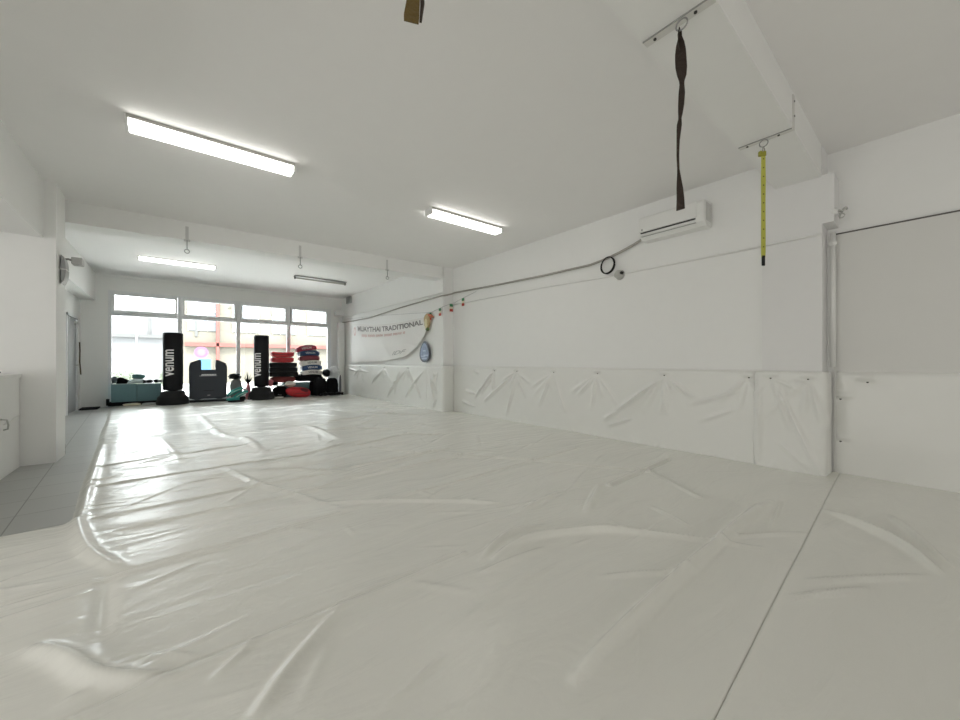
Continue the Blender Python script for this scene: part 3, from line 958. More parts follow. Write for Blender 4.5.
for i, (x, z, lab) in enumerate([(0.161, 2.775, 'on the cross beam above the left punching bag'), (1.62, 2.80, 'on the cross beam left of the unlit batten'), (3.155, 2.835, 'on the cross beam nearest the right wall')]):
    br = thing('beam_hook', 'grey strap hanger with a small ring ' + lab, 'hook', (x, 6.60, z))
    bm = B(); box(bm, -.018, .018, -.006, 0, .0, .20, .002); box(bm, -.035, .035, -.012, 0, -.01, .02, .002); obj('plate', bm, mat('pale_bracket', (.62, .62, .61), .5), br)
    bm = B(); tube(bm, [(0, -.012, .01), (0, -.016, -.06), (0, -.016, -.12)], .006, 6); obj('rod', bm, GALV, br)
    bm = B(); torus(bm, (0, -.016, -.148), .027, .006, 'Y', 18, 6); obj('ring', bm, GALV, br, True)

# hook on the near column
hk = thing('wall_hook', 'small steel double hook high on the right edge of the near column', 'hook', (4.69, .575, 2.47))
bm = B(); cyl(bm, (0, .01, .0), (0, -.03, .0), .028, n=18); obj('rose', bm, WHITE, hk, True)
bm = B(); tube(bm, [(0, -.02, 0), (.02, -.035, .01), (.05, -.05, .0), (.07, -.06, .03), (.10, -.07, .045), (.13, -.075, .04)], .010, 8); obj('arm', bm, STEEL, hk, True)
bm = B(); torus(bm, (.03, -.04, -.04), .022, .005, 'Y', 16, 6); torus(bm, (.055, -.05, -.035), .018, .005, 'X', 16, 6); obj('spring_ring', bm, STEEL, hk, True)

# ================================================================== BANNER AND FLAGS
XBN = 4.405
YL, YR, ZT_L, ZT_R, ZB = 11.6, 7.2, 2.30, 2.10, 1.06
nu, nv = 150, 50
us = np.linspace(0, 1, nu); vs = np.linspace(0, 1, nv)
U, V = np.meshgrid(us, vs)


def bpos(u, v):
    """u 0 left (far) .. 1 right (near), v 0 bottom .. 1 top"""
    yr = YR + 1.55 * ((1 - v) ** 1.0) * 0.55 - .35 * np.sin(v * PI)
    y = YL + (yr - YL) * u
    top = ZT_L + (ZT_R - ZT_L) * u - .16 * np.sin(u * PI) * 0.6
    bot = ZB + .17 * u ** 3 + .02
    z = bot + (top - bot) * v
    fold = 0.03 * np.sin(((u * 1.5 + v * 1.0)) * 11) * np.clip(u - .35, 0, 1) * np.clip(1.2 - v, .2, 1) + 0.012 * np.sin(u * 9 + 3 * v)
    x = XBN - .02 - np.abs(fold) * .9
    return x, y, z


X, Y, Z = bpos(U, V)
bn = thing('banner', 'white cloth banner with faded lettering sagging on the far right wall', 'banner', (XBN, 9.5, 1.0))
o = grid_obj('cloth', np.stack([X - XBN, Y - 9.5, Z - 1.0], -1), mat('banner_cloth', (.78, .765, .74), .55, var=.02), bn)


def on_banner(u0, v0, su, sv):
    def f(x, y, z):
        u, v = u0 + x * su, v0 + y * sv
        X, Y, Z = bpos(np.float64(u), np.float64(v))
        return (float(X) - .006 - XBN, float(Y) - 9.5, float(Z) - 1.0)
    return f


obj('lettering', text_bm('MUAYTHAI TRADITIONAL', .1, on_banner(.53, .87, .74, 1.8), bold=.003, cut=.03), DPRINT, bn)
# second printed line: too faint to read, only worn strokes
bm = B()
f2 = on_banner(.47, .70, 1, 1)
rng = random.Random(2)
for k in range(46):
    if k % 9 == 7:
        continue
    x0 = -.30 + k * .0133
    h0 = rng.uniform(.020, .034)
    bm.faces.new([bm.verts.new(f2(*p, 0)) for p in ((x0, -h0), (x0 + .006, -h0), (x0 + .006, .034), (x0, .034))])
    if rng.random() < .6:
        zq = rng.choice((-.02, .004, .026))
        bm.faces.new([bm.verts.new(f2(*p, 0)) for p in ((x0, zq), (x0 + .0115, zq), (x0 + .0115, zq + .009), (x0, zq + .009))])
obj('lettering', bm, RPRINT, bn)
obj('lettering', text_bm('IDF', .1, on_banner(.80, .17, 1.1, 1.6), bold=.001, cut=.03), mat('grey_print', (.42, .42, .41), .6), bn)
bm = B()
for k in range(14):
    a0, a1 = 2 * PI * k / 14, 2 * PI * (k + .75) / 14
    q = []
    for (rr, aa_) in ((.012, a0), (.019, a0), (.019, a1), (.012, a1)):
        X, Y, Z = bpos(np.float64(.045 + rr * math.cos(aa_)), np.float64(.80 + rr * 6 * math.sin(aa_)))
        q.append(bm.verts.new((float(X) - .006 - XBN, float(Y) - 9.5, float(Z) - 1.0)))
    bm.faces.new(q)
obj('emblem', bm, RPRINT, bn)

# small crest ornament at the banner's upper right corner
cr = thing('wall_ornament', 'gold and green ornament at the upper right corner of the banner', 'ornament', (4.39, 7.18, 1.98))
bm = B(); cushion(bm, (0, 0, 0), (.05, .26, .34), 2.2, amp=.25, seed=3); obj('body', bm, mat('aged_gold', (.50, .38, .20), .5, bump=.5, var=.35, scale=9), cr, True)
bm = B(); cushion(bm, (-.02, 0, -.04), (.05, .12, .22), 2.2, amp=.2, seed=4); obj('centre', bm, mat('cream_gold', (.72, .66, .42), .5, var=.2), cr, True)
bm = B(); cushion(bm, (-.01, -.04, -.16), (.05, .14, .08), 2.2, amp=.2, seed=5); obj('foot', bm, mat('dull_green', (.12, .18, .06), .6), cr, True)
bm = B(); cushion(bm, (0, -.14, .13), (.03, .30, .07), 2.2, amp=.2, seed=6, rot=(.25, 0, 0)); obj('ribbon', bm, mat('rust_ribbon', (.45, .12, .05), .6), cr, True)
# blue oval badge
bd = thing('oval_badge', 'blue and grey oval badge with a dark rim below the banner ornament', 'badge', (4.40, 7.26, 1.32))
bm = B()
n = 36


def oval(k, s, d):
    a = 2 * PI * k / n
    y = .20 * s * math.cos(a) * (1 - .28 * math.sin(a))
    z = .235 * s * math.sin(a)
    return (-d, y, z)


r0 = [bm.verts.new(oval(k, 1, 0)) for k in range(n)]; r1 = [bm.verts.new(oval(k, 1, .03)) for k in range(n)]; r2 = [bm.verts.new(oval(k, .84, .03)) for k in range(n)]
for k in range(n):
    bm.faces.new((r0[k], r0[(k + 1) % n], r1[(k + 1) % n], r1[k])); bm.faces.new((r1[k], r1[(k + 1) % n], r2[(k + 1) % n], r2[k]))
obj('rim', bm, mat('slate_rim', (.10, .115, .15), .5, var=.2), bd)
bm = B(); bm.faces.new([bm.verts.new(oval(k, .85, .026)) for k in range(n)]); obj('face', bm, mat('blue_grey_face', (.30, .37, .52), .5, var=.3, scale=14), bd)
bm = B()
for (y, z, a, l) in ((.05, -.10, .5, .16), (-.06, -.08, -.5, .16), (0, -.15, 0, .2), (0, .02, 0, .10)):
    box(bm, -.034, -.027, y - l / 2, y + l / 2, z - .012, z + .012)
obj('figure', bm, mat('pale_blue_print', (.55, .63, .75), .5), bd)

# string of little flags
fl = [(4.415, 7.06, 2.18, 'beside the gold ornament'), (4.415, 6.68, 2.235, 'at the wall step edge'), (4.61, 6.555, 2.33, 'in the middle of the wall step'), (4.685, 6.22, 2.42, 'nearest the air conditioner')]
cable('flag_string', 'thin pale string of the small flags along the far right wall', [(4.425, 12.2, 2.50), (4.425, 9.5, 2.36), (4.425, 7.06, 2.19), (4.425, 6.68, 2.245), (4.42, 6.58, 2.26), (4.61, 6.565, 2.34), (4.685, 6.56, 2.36), (4.692, 6.22, 2.43), (4.692, 5.8, 2.50)], .004, LGREY, 'string', 5)
GREENF = mat('flag_green', (.05, .22, .10), .7); REDF = mat('flag_red', (.50, .06, .04), .7); CREAMF = mat('flag_cream', (.75, .68, .55), .7)
for i, (x, y, z, lab) in enumerate(fl):
    f = thing('paper_flag', 'tiny green, pale and red striped flag ' + lab, 'flag', (x, y, z), PI / 2 if i in (2,) else 0, 'small striped flags on the wall')
    for nme, m_, za, zb in (('green_stripe', GREENF, -.055, 0), ('pale_stripe', CREAMF, -.105, -.055), ('red_stripe', REDF, -.16, -.105)):
        bm = B(); box(bm, -.010, -.006, -.042, .042, za, zb); obj(nme, bm, m_, f)

# ================================================================== LEFT SIDE
cbn = thing('low_cabinet', 'chest-high white cabinet at the left edge against the wall stub', 'cabinet', (-1.22, 4.6, 0))
bm = B(); box(bm, -.55, 0, -1.4, 1.43, 0.0, .93, .004); obj('body', bm, PAINT, cbn)
bm = B(); box(bm, -.56, .012, -1.41, 1.435, .93, .965, .006); obj('top', bm, WHITE, cbn)
bm = B(); tube(bm, [(.0, .86, .56), (.035, .88, .55), (.04, .90, .50), (.03, .93, .46), (.0, .95, .45)], .007, 6); obj('handle', bm, STEEL, cbn, True)
bm = B(); tube(bm, [(.0, .95, .50), (.02, 1.05, .52), (.012, 1.2, .535), (.006, 1.4, .54)], .006, 6); obj('cord', bm, WHITE, cbn, True)
bm = B(); cushion(bm, (-1.33, 5.42, .99), (.17, .62, .045), 3, amp=.05, seed=2); tag(obj('folded_cloth', bm, BLACKF, smooth=True), 'black folded item lying on the low cabinet', 'cloth')

wl = thing('wall_lamp', 'grey curved wall fitting with a small spotlight on the side of the left stub', 'wall lamp', (-0.97, 6.28, 2.13))
bm = B()
pr = []
for k in range(13):
    a = -PI / 2 + PI * k / 12
    pr.append((  .012 + .038 * math.cos(a), .16 * math.sin(a)))
va = [bm.verts.new((x, -.09, z)) for x, z in pr]; vb_ = [bm.verts.new((x, .09, z)) for x, z in pr]
for i in range(12):
    bm.faces.new((va[i], vb_[i], vb_[i + 1], va[i + 1]))
bm.faces.new(va[::-1]); bm.faces.new(vb_); bm.faces.new((va[0], va[-1], vb_[-1], vb_[0]))
bmesh.ops.recalc_face_normals(bm, faces=bm.faces[:])
obj('cover', bm, mat('mid_grey_plastic', (.36, .37, .37), .4), wl)
bm = B(); box(bm, .0, .055, -.093, .093, -.004, .004); obj('band', bm, WHITE, wl)
bm = B(); tube(bm, [(0, .05, .13), (.05, .05, .145), (.10, .05, .13)], .012, 8); obj('arm', bm, GALV, wl)
bm = B(); box(bm, .08, .17, -.02, .12, .085, .165, .008); obj('spotlight', bm, mat('light_grey_plastic', (.55, .55, .54), .45), wl)

cable('wall_strap', 'thin brown strap hanging on the wall right of the grey door', [(-1.645, 12.52, 1.55), (-1.64, 12.53, 1.35), (-1.645, 12.54, 1.1), (-1.63, 12.56, .8)], .012, mat('brown_cord', (.10, .07, .04), .8), 'strap')
bm = B(); box(bm, -1.62, -1.32, 12.2, 12.66, 0.0, .03, .006); tag(obj('door_mat', bm, BLACKF), 'small black mat on the tiles beside the grey door', 'mat')
bm = B(); box(bm, -1.22, -1.16, 12.60, 12.68, 0.04, .20, .006); tag(obj('door_stop', bm, BLACK), 'small black block at the foot of the left window edge', 'block')
bm = B(); cyl(bm, (-.985, 6.52, 0), (-.985, 6.52, .12), .014, n=10); tag(obj('floor_fitting', bm, DARKROD), 'small dark fitting low on the far corner of the left stub', 'fitting')

# ================================================================== GYM GEAR BY THE WINDOWS
FZ = 0.045


def punching_bag(x, y, label, r, top, rb, txt_a, base_h, tz):
    t = thing('punching_bag', label, 'punching bag', (x, y, FZ), 0)
    t['group'] = 'free-standing punching bags'
    bm = B()
    lathe(bm, [(rb * .97, 0), (rb, .02), (rb, .07), (rb * .95, .10), (rb * .93, .16), (rb * .90, .19), (rb * .78, .22), (rb * .72, base_h - .02), (rb * .62, base_h)], 40)
    obj('base', bm, RUBBER, t, True)
    bm = B(); lathe(bm, [(.10, base_h - .01), (.10, base_h + .10)], 20); obj('neck', bm, RUBBER, t, True)
    z0 = base_h + .02
    bm = B()
    lathe(bm, [(r * .90, z0), (r * .99, z0 + .02), (r * .985, z0 + .3), (r * .985, z0 + .31), (r, z0 + .32), (r, top - .05), (r * .985, top - .012), (r * .90, top), (r * .5, top + .004)], 40)
    bag = obj('bag', bm, BLACK, t, True)
    # lettering wrapped round the bag, reading upwards
    ang0 = math.radians(txt_a)

    def f(px, py, pz):
        a = ang0 - py * 1.45 / r
        rr = r + .004 + pz
        return (rr * math.cos(a), rr * math.sin(a), tz + px)
    bmm = text_bm('venum', .245, f, bold=.004, cut=.02)
    obj('lettering', bmm, LOGO, bag)
    return t


# direction from bag A to the camera is about -90 degrees
punching_bag(0.02, 12.0, 'tall black free-standing punching bag with white lettering, left of the grey body shield', .20, 1.77, .325, -118, .33, 1.03)
punching_bag(1.935, 11.98, 'tall black free-standing punching bag with white lettering, left of the red pads', .185, 1.79, .33, -138, .34, .97)

# grey body shield with two horns
sh = thing('body_shield', 'charcoal grey U-shaped body shield leaning between the two punching bags', 'body shield', (.755, 12.28, FZ + .018))
out = [(-.40, .07), (-.415, .12), (-.415, .90), (-.39, 1.01), (-.20, 1.09), (-.165, 1.08), (-.155, .985), (-.155, .82), (.155, .82), (.155, .985), (.165, 1.08), (.20, 1.09), (.39, .99), (.415, .88), (.40, .12), (.385, .07), (.25, .03), (.12, .055), (-.12, .055), (-.25, .03)]
bm = B()
poly_prism(bm, out, -.07, .09)
bmesh.ops.bevel(bm, geom=[e for e in bm.edges if abs(e.verts[0].co.y - e.verts[1].co.y) < .01], offset=.022, segments=3, affect='EDGES')
bmesh.ops.triangulate(bm, faces=[f for f in bm.faces if len(f.verts) > 4])
s0 = obj('shield', bm, GREYV, sh)
s0.rotation_euler = (math.radians(-6), 0, 0)
bm = B()
for k in range(9):
    x = -.16 + k * .036
    poly_prism(bm, [(x, .665), (x + .028, .665), (x + .040, .70), (x + .012, .70)], -.078, -.070)
poly_prism(bm, [(-.21, .650), (.17, .650), (.185, .658), (-.19, .658)], -.078, -.070)
obj('white_mark', bm, LOGO, s0)
bm = B(); box(bm, -.03, .03, -.077, -.070, .13, .15); obj('small_tag', bm, LGREY, s0)
bm = B(); box(bm, -.12, .12, -.074, -.068, .26, .27); obj('stitching', bm, BLACK, s0)
bm = B(); box(bm, .34, 1.40, 12.10, 12.50, 0.045, 0.085, .01)
tag(obj('flat_pad', bm, BLACKF), 'flat black pad on the floor under the grey body shield', 'pad')

# teal boards and the long black pad below them
bm = B(); box(bm, -1.16, -.22, 12.28, 12.66, 0.045, 0.13, .01); tag(obj('flat_pad', bm, BLACKF), 'long flat black pad under the teal storage boxes', 'pad')


def crate(x0, x1, y0, y1, z0, z1, label):
    t = thing('storage_box', label, 'box', ((x0 + x1) / 2, (y0 + y1) / 2, z0), 0, 'grey teal storage boxes')
    h, d, H = (x1 - x0) / 2, (y1 - y0) / 2, z1 - z0
    bm = B()
    box(bm, -h, h, -d, -d + .02, 0, H, .002); box(bm, -h, h, d - .02, d, 0, H, .002)
    box(bm, -h, -h + .02, -d + .02, d - .02, 0, H); box(bm, h - .02, h, -d + .02, d - .02, 0, H); box(bm, -h + .02, h - .02, -d + .02, d - .02, 0, .02)
    obj('body', bm, TEAL, t)
    bm = B(); box(bm, -h - .004, h + .004, -d - .006, -d + .022, H, H + .02, .003); obj('rim', bm, mat('pale_teal_rim', (.30, .40, .42), .6), t)
    return t


crate(-1.11, -.665, 12.34, 12.64, .132, .55, 'grey teal storage box at the left end of the windows')
crate(-.655, -.21, 12.34, 12.64, .132, .54, 'grey teal storage box behind the left punching bag, right of its twin')
crate(2.56, 3.30, 12.30, 12.62, .045, .46, 'low grey teal storage box behind the red oval pad')


def soft(name, label, cat, c, size, m, e=2.6, bend=0, amp=.15, seed=0, rz=0, group=None, rot=(0, 0, 0)):
    bm = B()
    cushion(bm, (0, 0, 0), size, e, bend, amp, seed, rot)
    o = obj(name, bm, m, smooth=True, loc=c)
    o.rotation_euler = (0, 0, rz)
    return tag(o, label, cat, group)


def glove(c, rz, m, label, s=1.0, cuffm=None):
    t = thing('boxing_glove', label, 'glove', c, rz)
    bm = B(); cushion(bm, (0, 0, .075 * s), (.24 * s, .15 * s, .14 * s), 2.3, .0, .08, 3); obj('fist', bm, m, t, True)
    bm = B(); cushion(bm, (.03 * s, -.075 * s, .065 * s), (.15 * s, .06 * s, .06 * s), 2.2, 0, .05, 4, rot=(0, 0, .25)); obj('thumb', bm, m, t, True)
    bm = B(); cyl(bm, (-.10 * s, 0, .07 * s), (-.20 * s, 0, .07 * s), .055 * s, .062 * s, 16); obj('cuff', bm, cuffm or m, t, True)
    return t


def shoe(c, rz, m, sole, label):
    t = thing('training_shoe', label, 'shoe', c, rz)
    bm = B(); cushion(bm, (0, 0, .015), (.29, .10, .035), 4, 0, .02, 1); obj('sole', bm, sole, t, True)
    bm = B(); cushion(bm, (.05, 0, .055), (.19, .092, .075), 2.3, 0, .05, 2); cushion(bm, (-.07, 0, .075), (.14, .085, .12), 2.5, 0, .05, 5); obj('upper', bm, m, t, True)
    bm = B()
    for k in range(4):
        box(bm, .0 + k * .025, .008 + k * .025, -.03, .03, .094 - k * .006, .098 - k * .006)
    obj('laces', bm, LOGO, t)
    return t


# on top of the left boxes
SUPH = .572
def kick_pad_small(): pass
soft('glove_heap', 'dark crumpled wraps on top of the leftmost teal box', 'hand wraps', (-.96, 12.56, .635), (.26, .12, .13), BLACKF, 2.2, .04, .5, 3)
soft('helmet', 'small dark head guard at the left corner of the teal boxes', 'head guard', (-1.06, 12.40, .66), (.10, .12, .17), mat('slate_vinyl', (.10, .13, .15), .5), 2.2, 0, .2, 5)
soft('towel', 'pale blue white towel folded over the two teal boxes', 'towel', (-.66, 12.50, .622), (.36, .26, .10), mat('pale_towel', (.62, .72, .74), .9, bump=.4), 2.4, .03, .25, 7)
soft('shin_guard', 'teal green rolled shin guard standing on the towel', 'shin guard', (-.64, 12.50, .73), (.24, .12, .12), mat('dark_teal_vinyl', (.08, .20, .20), .5), 2.6, .0, .15, 8)
glove((-.44, 12.44, .562), .4, BLACK, 'black glove lying on the right teal box near its front edge', .62)
glove((-.30, 12.54, .565), 2.4, BLACK, 'black and pale glove at the right end of the teal boxes', .62, LGREY)
soft('sandal', 'cream flat slipper on the floor before the teal boxes', 'slipper', (-.74, 12.19, .075), (.32, .16, .06), CREAM, 2.8, 0, .1, 2)
soft('flat_shoe', 'grey flat slipper on the floor left of the left punching bag', 'slipper', (-.42, 12.17, .072), (.28, .15, .055), LGREY, 2.8, 0, .1, 3)

# between shield and bag B
soft('gear_bag', 'grey soft bag standing behind the teal gloves', 'bag', (1.38, 12.38, .33), (.28, .24, .55), mat('mid_grey_fabric', (.20, .21, .21), .8, bump=.3), 3, 0, .15, 11)
soft('head_guard', 'black head guard lying on top of the grey soft bag', 'head guard', (1.35, 12.36, .69), (.30, .24, .17), BLACK, 2.2, 0, .35, 12)
for i, (x, y, z, a, lab) in enumerate([(1.32, 12.10, .30, .5, 'teal green shin pad leaning uppermost beside the grey body shield'), (1.42, 12.02, .20, .55, 'teal green shin pad below its twin beside the grey body shield')]):
    t = thing('shin_pad', lab, 'shin pad', (x, y, z), 0.0, 'teal shin pads')
    bm = B(); cushion(bm, (0, 0, 0), (.44, .14, .11), 2.8, .03, .06, i, rot=(0, -a, 0)); obj('pad', bm, GREEN, t, True)
    bm = B(); cushion(bm, (0, -.06, -.0), (.36, .05, .03), 2.8, .03, .0, i, rot=(0, -a, 0)); obj('pale_trim', bm, mat('mint_trim', (.35, .62, .56), .6), t, True)
soft('shin_pad', 'teal green pad lying flat on the floor beside the grey body shield', 'shin pad', (1.30, 11.84, .10), (.38, .18, .09), GREEN, 3, 0, .08, 13)
shoe((1.52, 11.66, .045), -.2, BLACKF, LOGO, 'black and white training shoe in front of the teal pads')
soft('flat_bag', 'flat black bag on the floor left of the right punching bag', 'bag', (1.30, 11.60, .065), (.36, .22, .05), BLACKF, 3, 0, .1, 14)
t = thing('bottle', 'pink bottle with dark spiky leaves on top, left of the right punching bag', 'bottle', (1.66, 12.3, FZ))
bm = B(); lathe(bm, [(.055, .0), (.06, .02), (.06, .30), (.05, .37), (.035, .40), (.035, .43)], 20); obj('bottle', bm, PINK, t, True)
bm = B()
for k in range(7):
    a = k * .9
    cyl(bm, (0, 0, .42), (.11 * math.cos(a), .11 * math.sin(a), .62 + .08 * (k % 3)), .022, .003, 6)
obj('leaves', bm, BLACKF, t)
soft('pink_pad', 'small pink and white pad beside the pink bottle', 'pad', (1.57, 12.16, .30), (.10, .10, .14), mat('pale_pink', (.80, .55, .55), .5), 2.4, 0, .1, 15)

# right of bag B: pink item, shoes, stacks
soft('pink_glove', 'small pink glove right of the right punching bag', 'glove', (2.215, 12.25, .48), (.14, .14, .22), PINK, 2.4, 0, .2, 16)
shoe((2.40, 12.18, .385), -.3, BLACKF, LOGO, 'black shoe with white laces heaped right of the right punching bag')
shoe((2.36, 12.02, .055), -.4, BLACKF, mat('cream_sole', (.7, .7, .66), .6), 'black shoe with pale sole on the floor right of the right punching bag')
soft('gear_pile', 'black soft sports bag under the shoes, right of the right punching bag', 'bag', (2.46, 12.22, .21), (.40, .18, .34), BLACKF, 2.6, 0, .2, 17)
soft('head_guard', 'white head guard with dark opening above the red oval pad', 'head guard', (2.72, 12.15, .44), (.30, .18, .16), OFFW, 2.3, 0, .2, 18)
t = thing('thai_pad', 'red oval kick pad with black straps lying before the teal box', 'kick pad', (2.90, 12.0, FZ), .1)
bm = B(); cushion(bm, (0, 0, .15), (.70, .34, .29), 2.4, 0, .08, 19, rot=(.25, .12, 0)); obj('pad', bm, RED, t, True)
bm = B(); cushion(bm, (.12, -.13, .20), (.24, .10, .10), 2.6, 0, .05, 20, rot=(.3, .3, 0)); obj('strap', bm, MAROON, t, True)
bm = B(); tube(bm, [(-.2, -.17, .10), (-.05, -.185, .13), (.1, -.19, .10), (.24, -.15, .10)], .008, 6); obj('seam', bm, MAROON, t, True)

# black block stack with red pads
soft('gear_bag', 'dark red folded bag under the black block of kick shields', 'bag', (2.56, 12.38, .565), (.68, .34, .18), mat('dark_red_cloth', (.20, .03, .03), .7), 3.5, 0, .08, 21)
for k in range(3):
    zc = .725 + k * .139
    t = thing('kick_shield', ['lowest black kick shield in the stack right of the right punching bag', 'middle black kick shield in the stack right of the right punching bag', 'top black kick shield directly under the red pads'][k], 'kick shield', (2.565 - .01 * k, 12.38, zc), 0, 'black kick shields in a stack')
    bm = B(); cushion(bm, (0, 0, 0), (.78 - .02 * k, .42, .139), 12, 0, .015, 30 + k); obj('pad', bm, BLACK, t, True)
    bm = B(); tube(bm, [(-.15, -.205, 0), (-.13, -.225, .0), (.13, -.225, .0), (.15, -.205, 0)], .012, 6); obj('handle', bm, BLACKF, t, True)
for k in range(2):
    zc = 1.15 + k * .155
    t = thing('focus_pad', ['lower bright red pad on the black kick shields', 'top bright red pad on the black kick shields'][k], 'pad', (2.53 + .01 * k, 12.36, zc), [.02, -.04][k], 'bright red pads on the black shields')
    bm = B(); cushion(bm, (0, 0, 0), (.60, .38,   .153), 7, [-.01, -.02][k], .03, 40 + k); obj('pad', bm, RED, t, True)
    bm = B(); cushion(bm, (0, -.178, .0), (.52, .03, .025), 3, 0, 0, 1); obj('piping', bm, MAROON, t, True)

# black bag platform for the curved pads
soft('duffel_bag', 'black duffel bag carrying the stack of curved kick pads', 'bag', (3.27, 12.40, .60), (.80, .38, .23), BLACKF, 3.5, .0, .08, 50)
soft('duffel_bag', 'low black bag at the bottom of the pile, right of the red oval pad', 'bag', (3.50, 12.42, .27), (.56, .28, .44), BLACKF, 3.0, 0, .12, 51)
cols = [(OFFW, DPRINT, 'off-white curved kick pad at the bottom of the tall stack'), (NAVY, LOGO, 'navy curved kick pad with white lettering, second from the bottom of the tall stack'),
        (OFFW, DPRINT, 'off-white curved kick pad with dark lettering, third from the bottom of the tall stack'), (MAROON, DPRINT, 'dark maroon curved kick pad in the middle of the tall stack, no visible lettering'),
        (NAVY, LOGO, 'navy curved kick pad with white lettering, second from the top of the tall stack'), (RED if False else mat('crimson_vinyl', (.36, .03, .06), .45, bump=.2), OFFW, 'crimson curved kick pad with pale lettering, topmost of the tall stack')]
for k, (m_, lm, lab) in enumerate(cols):
    z = .752 + k * .148
    x = [3.36, 3.36, 3.33, 3.29, 3.28, 3.20][k]
    t = thing('curved_kick_pad', lab, 'kick pad', (x, 12.36, z), [.05, -.03, .06, -.05, .04, -.08][k], 'curved kick pads in a tall stack')
    tilt = [0, -.05, -.06, -.05, -.03, -.16][k]
    t.rotation_euler[1] = tilt
    bm = B(); cushion(bm, (0, 0, .03), (.58, .36, .145), 8, .035, .02, 60 + k); obj('pad', bm, m_, t, True)
    bm = B(); tube(bm, [(-.2, -.12, .09), (0, -.10, .112), (.2, -.12, .09)], .012, 6); obj('back_strap', bm, BLACKF, t, True)
    if k != 3:
        def f(px, py, pz, k=k):
            return (px, -.183, .028 + py - .035 * (px / .29) ** 2)
        obj('lettering', text_bm('VENUM', .085, f, extrude=.004, bold=.003), lm, t)
for k, (x, y, z, s) in enumerate([(3.54, 12.10, .335, (.36, .27, .58)), (3.91, 12.1, .31, (.35, .27, .53))]):
    soft('backpack', ['black backpack standing right of the red oval pad', 'rightmost black backpack beside the far right corner'][k], 'backpack', (x, y, z), s, BLACKF, 3.6, 0, .12, 70 + k)
soft('duffel_bag', 'black rounded bag wedged above the backpacks beside the curved kick pads', 'bag', (3.75, 12.16, .745), (.22, .24, .24), BLACK, 2.3, 0, .15, 72)
soft('plastic_bag', 'crumpled translucent white plastic bag on top of the black backpacks', 'plastic bag', (4.03, 12.26, .76), (.32, .24, .38), mat('white_polythene', (.72, .73, .74), .3, bump=.6, scale=14), 2.2, 0, .5, 73)
soft('umbrella', 'grey bundled umbrella standing at the right end of the gear', 'umbrella', (4.15, 12.05, .36), (.07, .07, .62), mat('grey_cloth', (.14, .15, .16), .7), 2.4, 0, .1, 74)
for k, x in enumerate((3.62, 3.80, 4.02)):
    glove((x, 11.84, .05), [.3, -.4, 2.8][k], BLACK, ['black glove on the floor before the left backpack', 'black glove on the floor between the two backpacks', 'rightmost black glove on the floor before the far right corner'][k], .75)

# ================================================================== OUTSIDE
bm = B(); box(bm, -16, 22, 12.96, 45, -.25, -.02); go = struct('ground_outside', bm, mat('pale_pavement', (.62, .61, .59), .8, var=.05, scale=2))
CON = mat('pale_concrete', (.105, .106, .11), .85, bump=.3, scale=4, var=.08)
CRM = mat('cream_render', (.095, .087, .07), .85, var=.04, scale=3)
REDP = mat('red_painted_steel', (.13, .022, .016), .5)
bd = thing('retaining_wall', 'pale concrete wall with a lower ledge across the yard outside the left window', 'wall', (-4, 24, 0))
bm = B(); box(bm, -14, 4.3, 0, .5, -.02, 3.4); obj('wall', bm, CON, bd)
bm = B(); box(bm, -14, 4.3, -.12, .6, 3.4, 3.52); obj('coping', bm, mat('grey_coping', (.06, .06, .06), .8), bd)
bm = B(); box(bm, -14, 4.3, -.25, 0, 2.25, 2.40); obj('ledge', bm, mat('grey_coping', (.06, .06, .06), .8), bd)
for k in range(9):
    bm = B(); box(bm, -9.5 + k * 1.8, -9.38 + k * 1.8, -.06, 0, 2.4, 3.4); obj('rib', bm, mat('grey_coping', (.06, .06, .06), .8), bd)
pl = thing('lamp_post', 'thin dark post outside the left window', 'post', (-1.0, 18.5, 0))
bm = B(); cyl(bm, (0, 0, 0), (0, 0, 2.6), .035, .025, 10); obj('pole', bm, GALV, pl)
bm = B(); box(bm, -.07, .07, -.05, .05, 2.6, 2.75, .01); obj('head', bm, GALV, pl)
hb = thing('industrial_building', 'cream building with red steel frames across the yard outside the windows', 'building', (8.5, 24, 0))
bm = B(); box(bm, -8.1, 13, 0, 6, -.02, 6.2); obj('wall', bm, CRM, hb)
for k in range(10):
    x = -7.9 + k * 1.9
    w_ = thing('x', 'x', 'x') if False else None
    bm = B(); box(bm, x, x + 1.25, -.05, .02, 2.7, 4.9); wd = obj('window', bm, mat('pale_window', (.08, .09, .10), .3), hb)
    bm = B()
    for j in range(4):
        box(bm, x + j * .40, x + .05 + j * .40, -.08, -.05, 2.7, 4.9)
    box(bm, x, x + 1.25, -.08, -.05, 3.7, 3.76)
    obj('window_bars', bm, GALV, wd)
bm = B(); box(bm, -8.0, 13, -.30, 0, 1.9, 2.08); obj('red_beam', bm, REDP, hb)
for k in range(6):
    bm = B(); box(bm, -6.72 + k * 3.4, -6.60 + k * 3.4, -.30, -.1, 0, 5.4); obj('red_post', bm, REDP, hb)
sg = thing('round_sign', 'round pink and violet sign on the building outside, above the grey body shield', 'sign', (0.97, 20.0, 0))
bm = B(); cyl(bm, (0, 0, 0), (0, 0, 1.2), .04, n=10); obj('post', bm, GALV, sg)
bm = B(); cyl(bm, (0, -.03, 1.5), (0, .03, 1.5), .24, n=30); obj('disc', bm, mat('violet_pink', (.13, .035, .15), .5), sg)
bm = B(); cyl(bm, (0, -.05, 1.5), (0, -.03, 1.5), .15, n=30); obj('inner_disc', bm, mat('pale_violet', (.15, .06, .18), .5), sg)
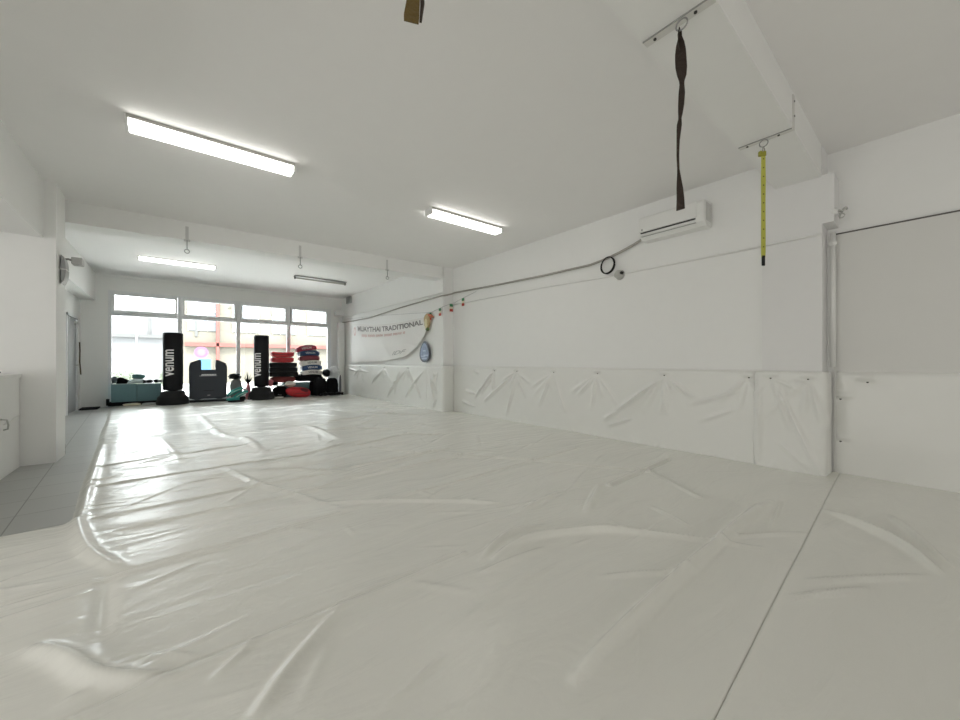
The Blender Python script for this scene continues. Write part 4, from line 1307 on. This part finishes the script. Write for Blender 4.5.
bm = B(); box(bm, .70, 1.05, 16.0, 16.06, -.02, 1.2, .01); tag(obj('blue_board', bm, mat('pale_blue_board', (.04, .11, .18), .5)), 'pale blue upright board outside, behind the grey body shield', 'board')
for k, (x, y, z0, z1, m_) in enumerate([(11.5, 21.5, 1.7, 2.6, REDP), (14.0, 20.5, 1.5, 2.0, mat('yellow_band', (.15, .12, .04), .6))]):
    s_ = thing('shop_sign', ['long red sign board outside, behind the red pads', 'long yellow sign board outside the right end of the windows'][k], 'sign', (x, y, 0))
    bm = B(); box(bm, -3.2, 3.2, 0, .15, z0, z1, .02); obj('board', bm, m_, s_)
    for q in (-2.8, 2.8):
        bm = B(); box(bm, q - .06, q + .06, .02, .14, 0, z0); obj('post', bm, GALV, s_)
for k, (x, y, s) in enumerate([(-2.2, 16.5, .9), (-1.2, 17.5, .8), (-.1, 16.6, .7)]):
    t = thing('shrub', ['leafy shrub outside the left edge of the windows', 'leafy shrub outside behind the teal boxes', 'leafy shrub outside behind the left punching bag'][k], 'shrub', (x, y, -.02))
    bm = B()
    rng = random.Random(k + 4)
    for j in range(420):
        a, b_, r_ = rng.uniform(0, 2 * PI), rng.uniform(.1, 1.4), s * .55 * rng.uniform(.5, 1)
        c = Vector((r_ * math.cos(a) * math.cos(b_ * .8), r_ * math.sin(a) * math.cos(b_ * .8), .25 + r_ * math.sin(b_) * 1.4))
        u = Vector((rng.gauss(0, 1), rng.gauss(0, 1), rng.gauss(0, 1))).normalized() * .05
        v = u.cross(Vector((rng.gauss(0, 1), rng.gauss(0, 1), rng.gauss(0, 1)))).normalized() * .02
        bm.faces.new([bm.verts.new(c - u), bm.verts.new(c + v), bm.verts.new(c + u), bm.verts.new(c - v)])
    obj('leaves', bm, mat('pale_leaf', (.10, .12, .08), .6, var=.2), t)
    bm = B(); cyl(bm, (0, 0, 0), (0, 0, .5), .03, .015, 8); cyl(bm, (0, 0, .2), (.18, .05, .6), .02, .01, 6); cyl(bm, (0, 0, .2), (-.15, .1, .6), .02, .01, 6); obj('stems', bm, mat('brown_bark', (.2, .15, .1), .8), t)
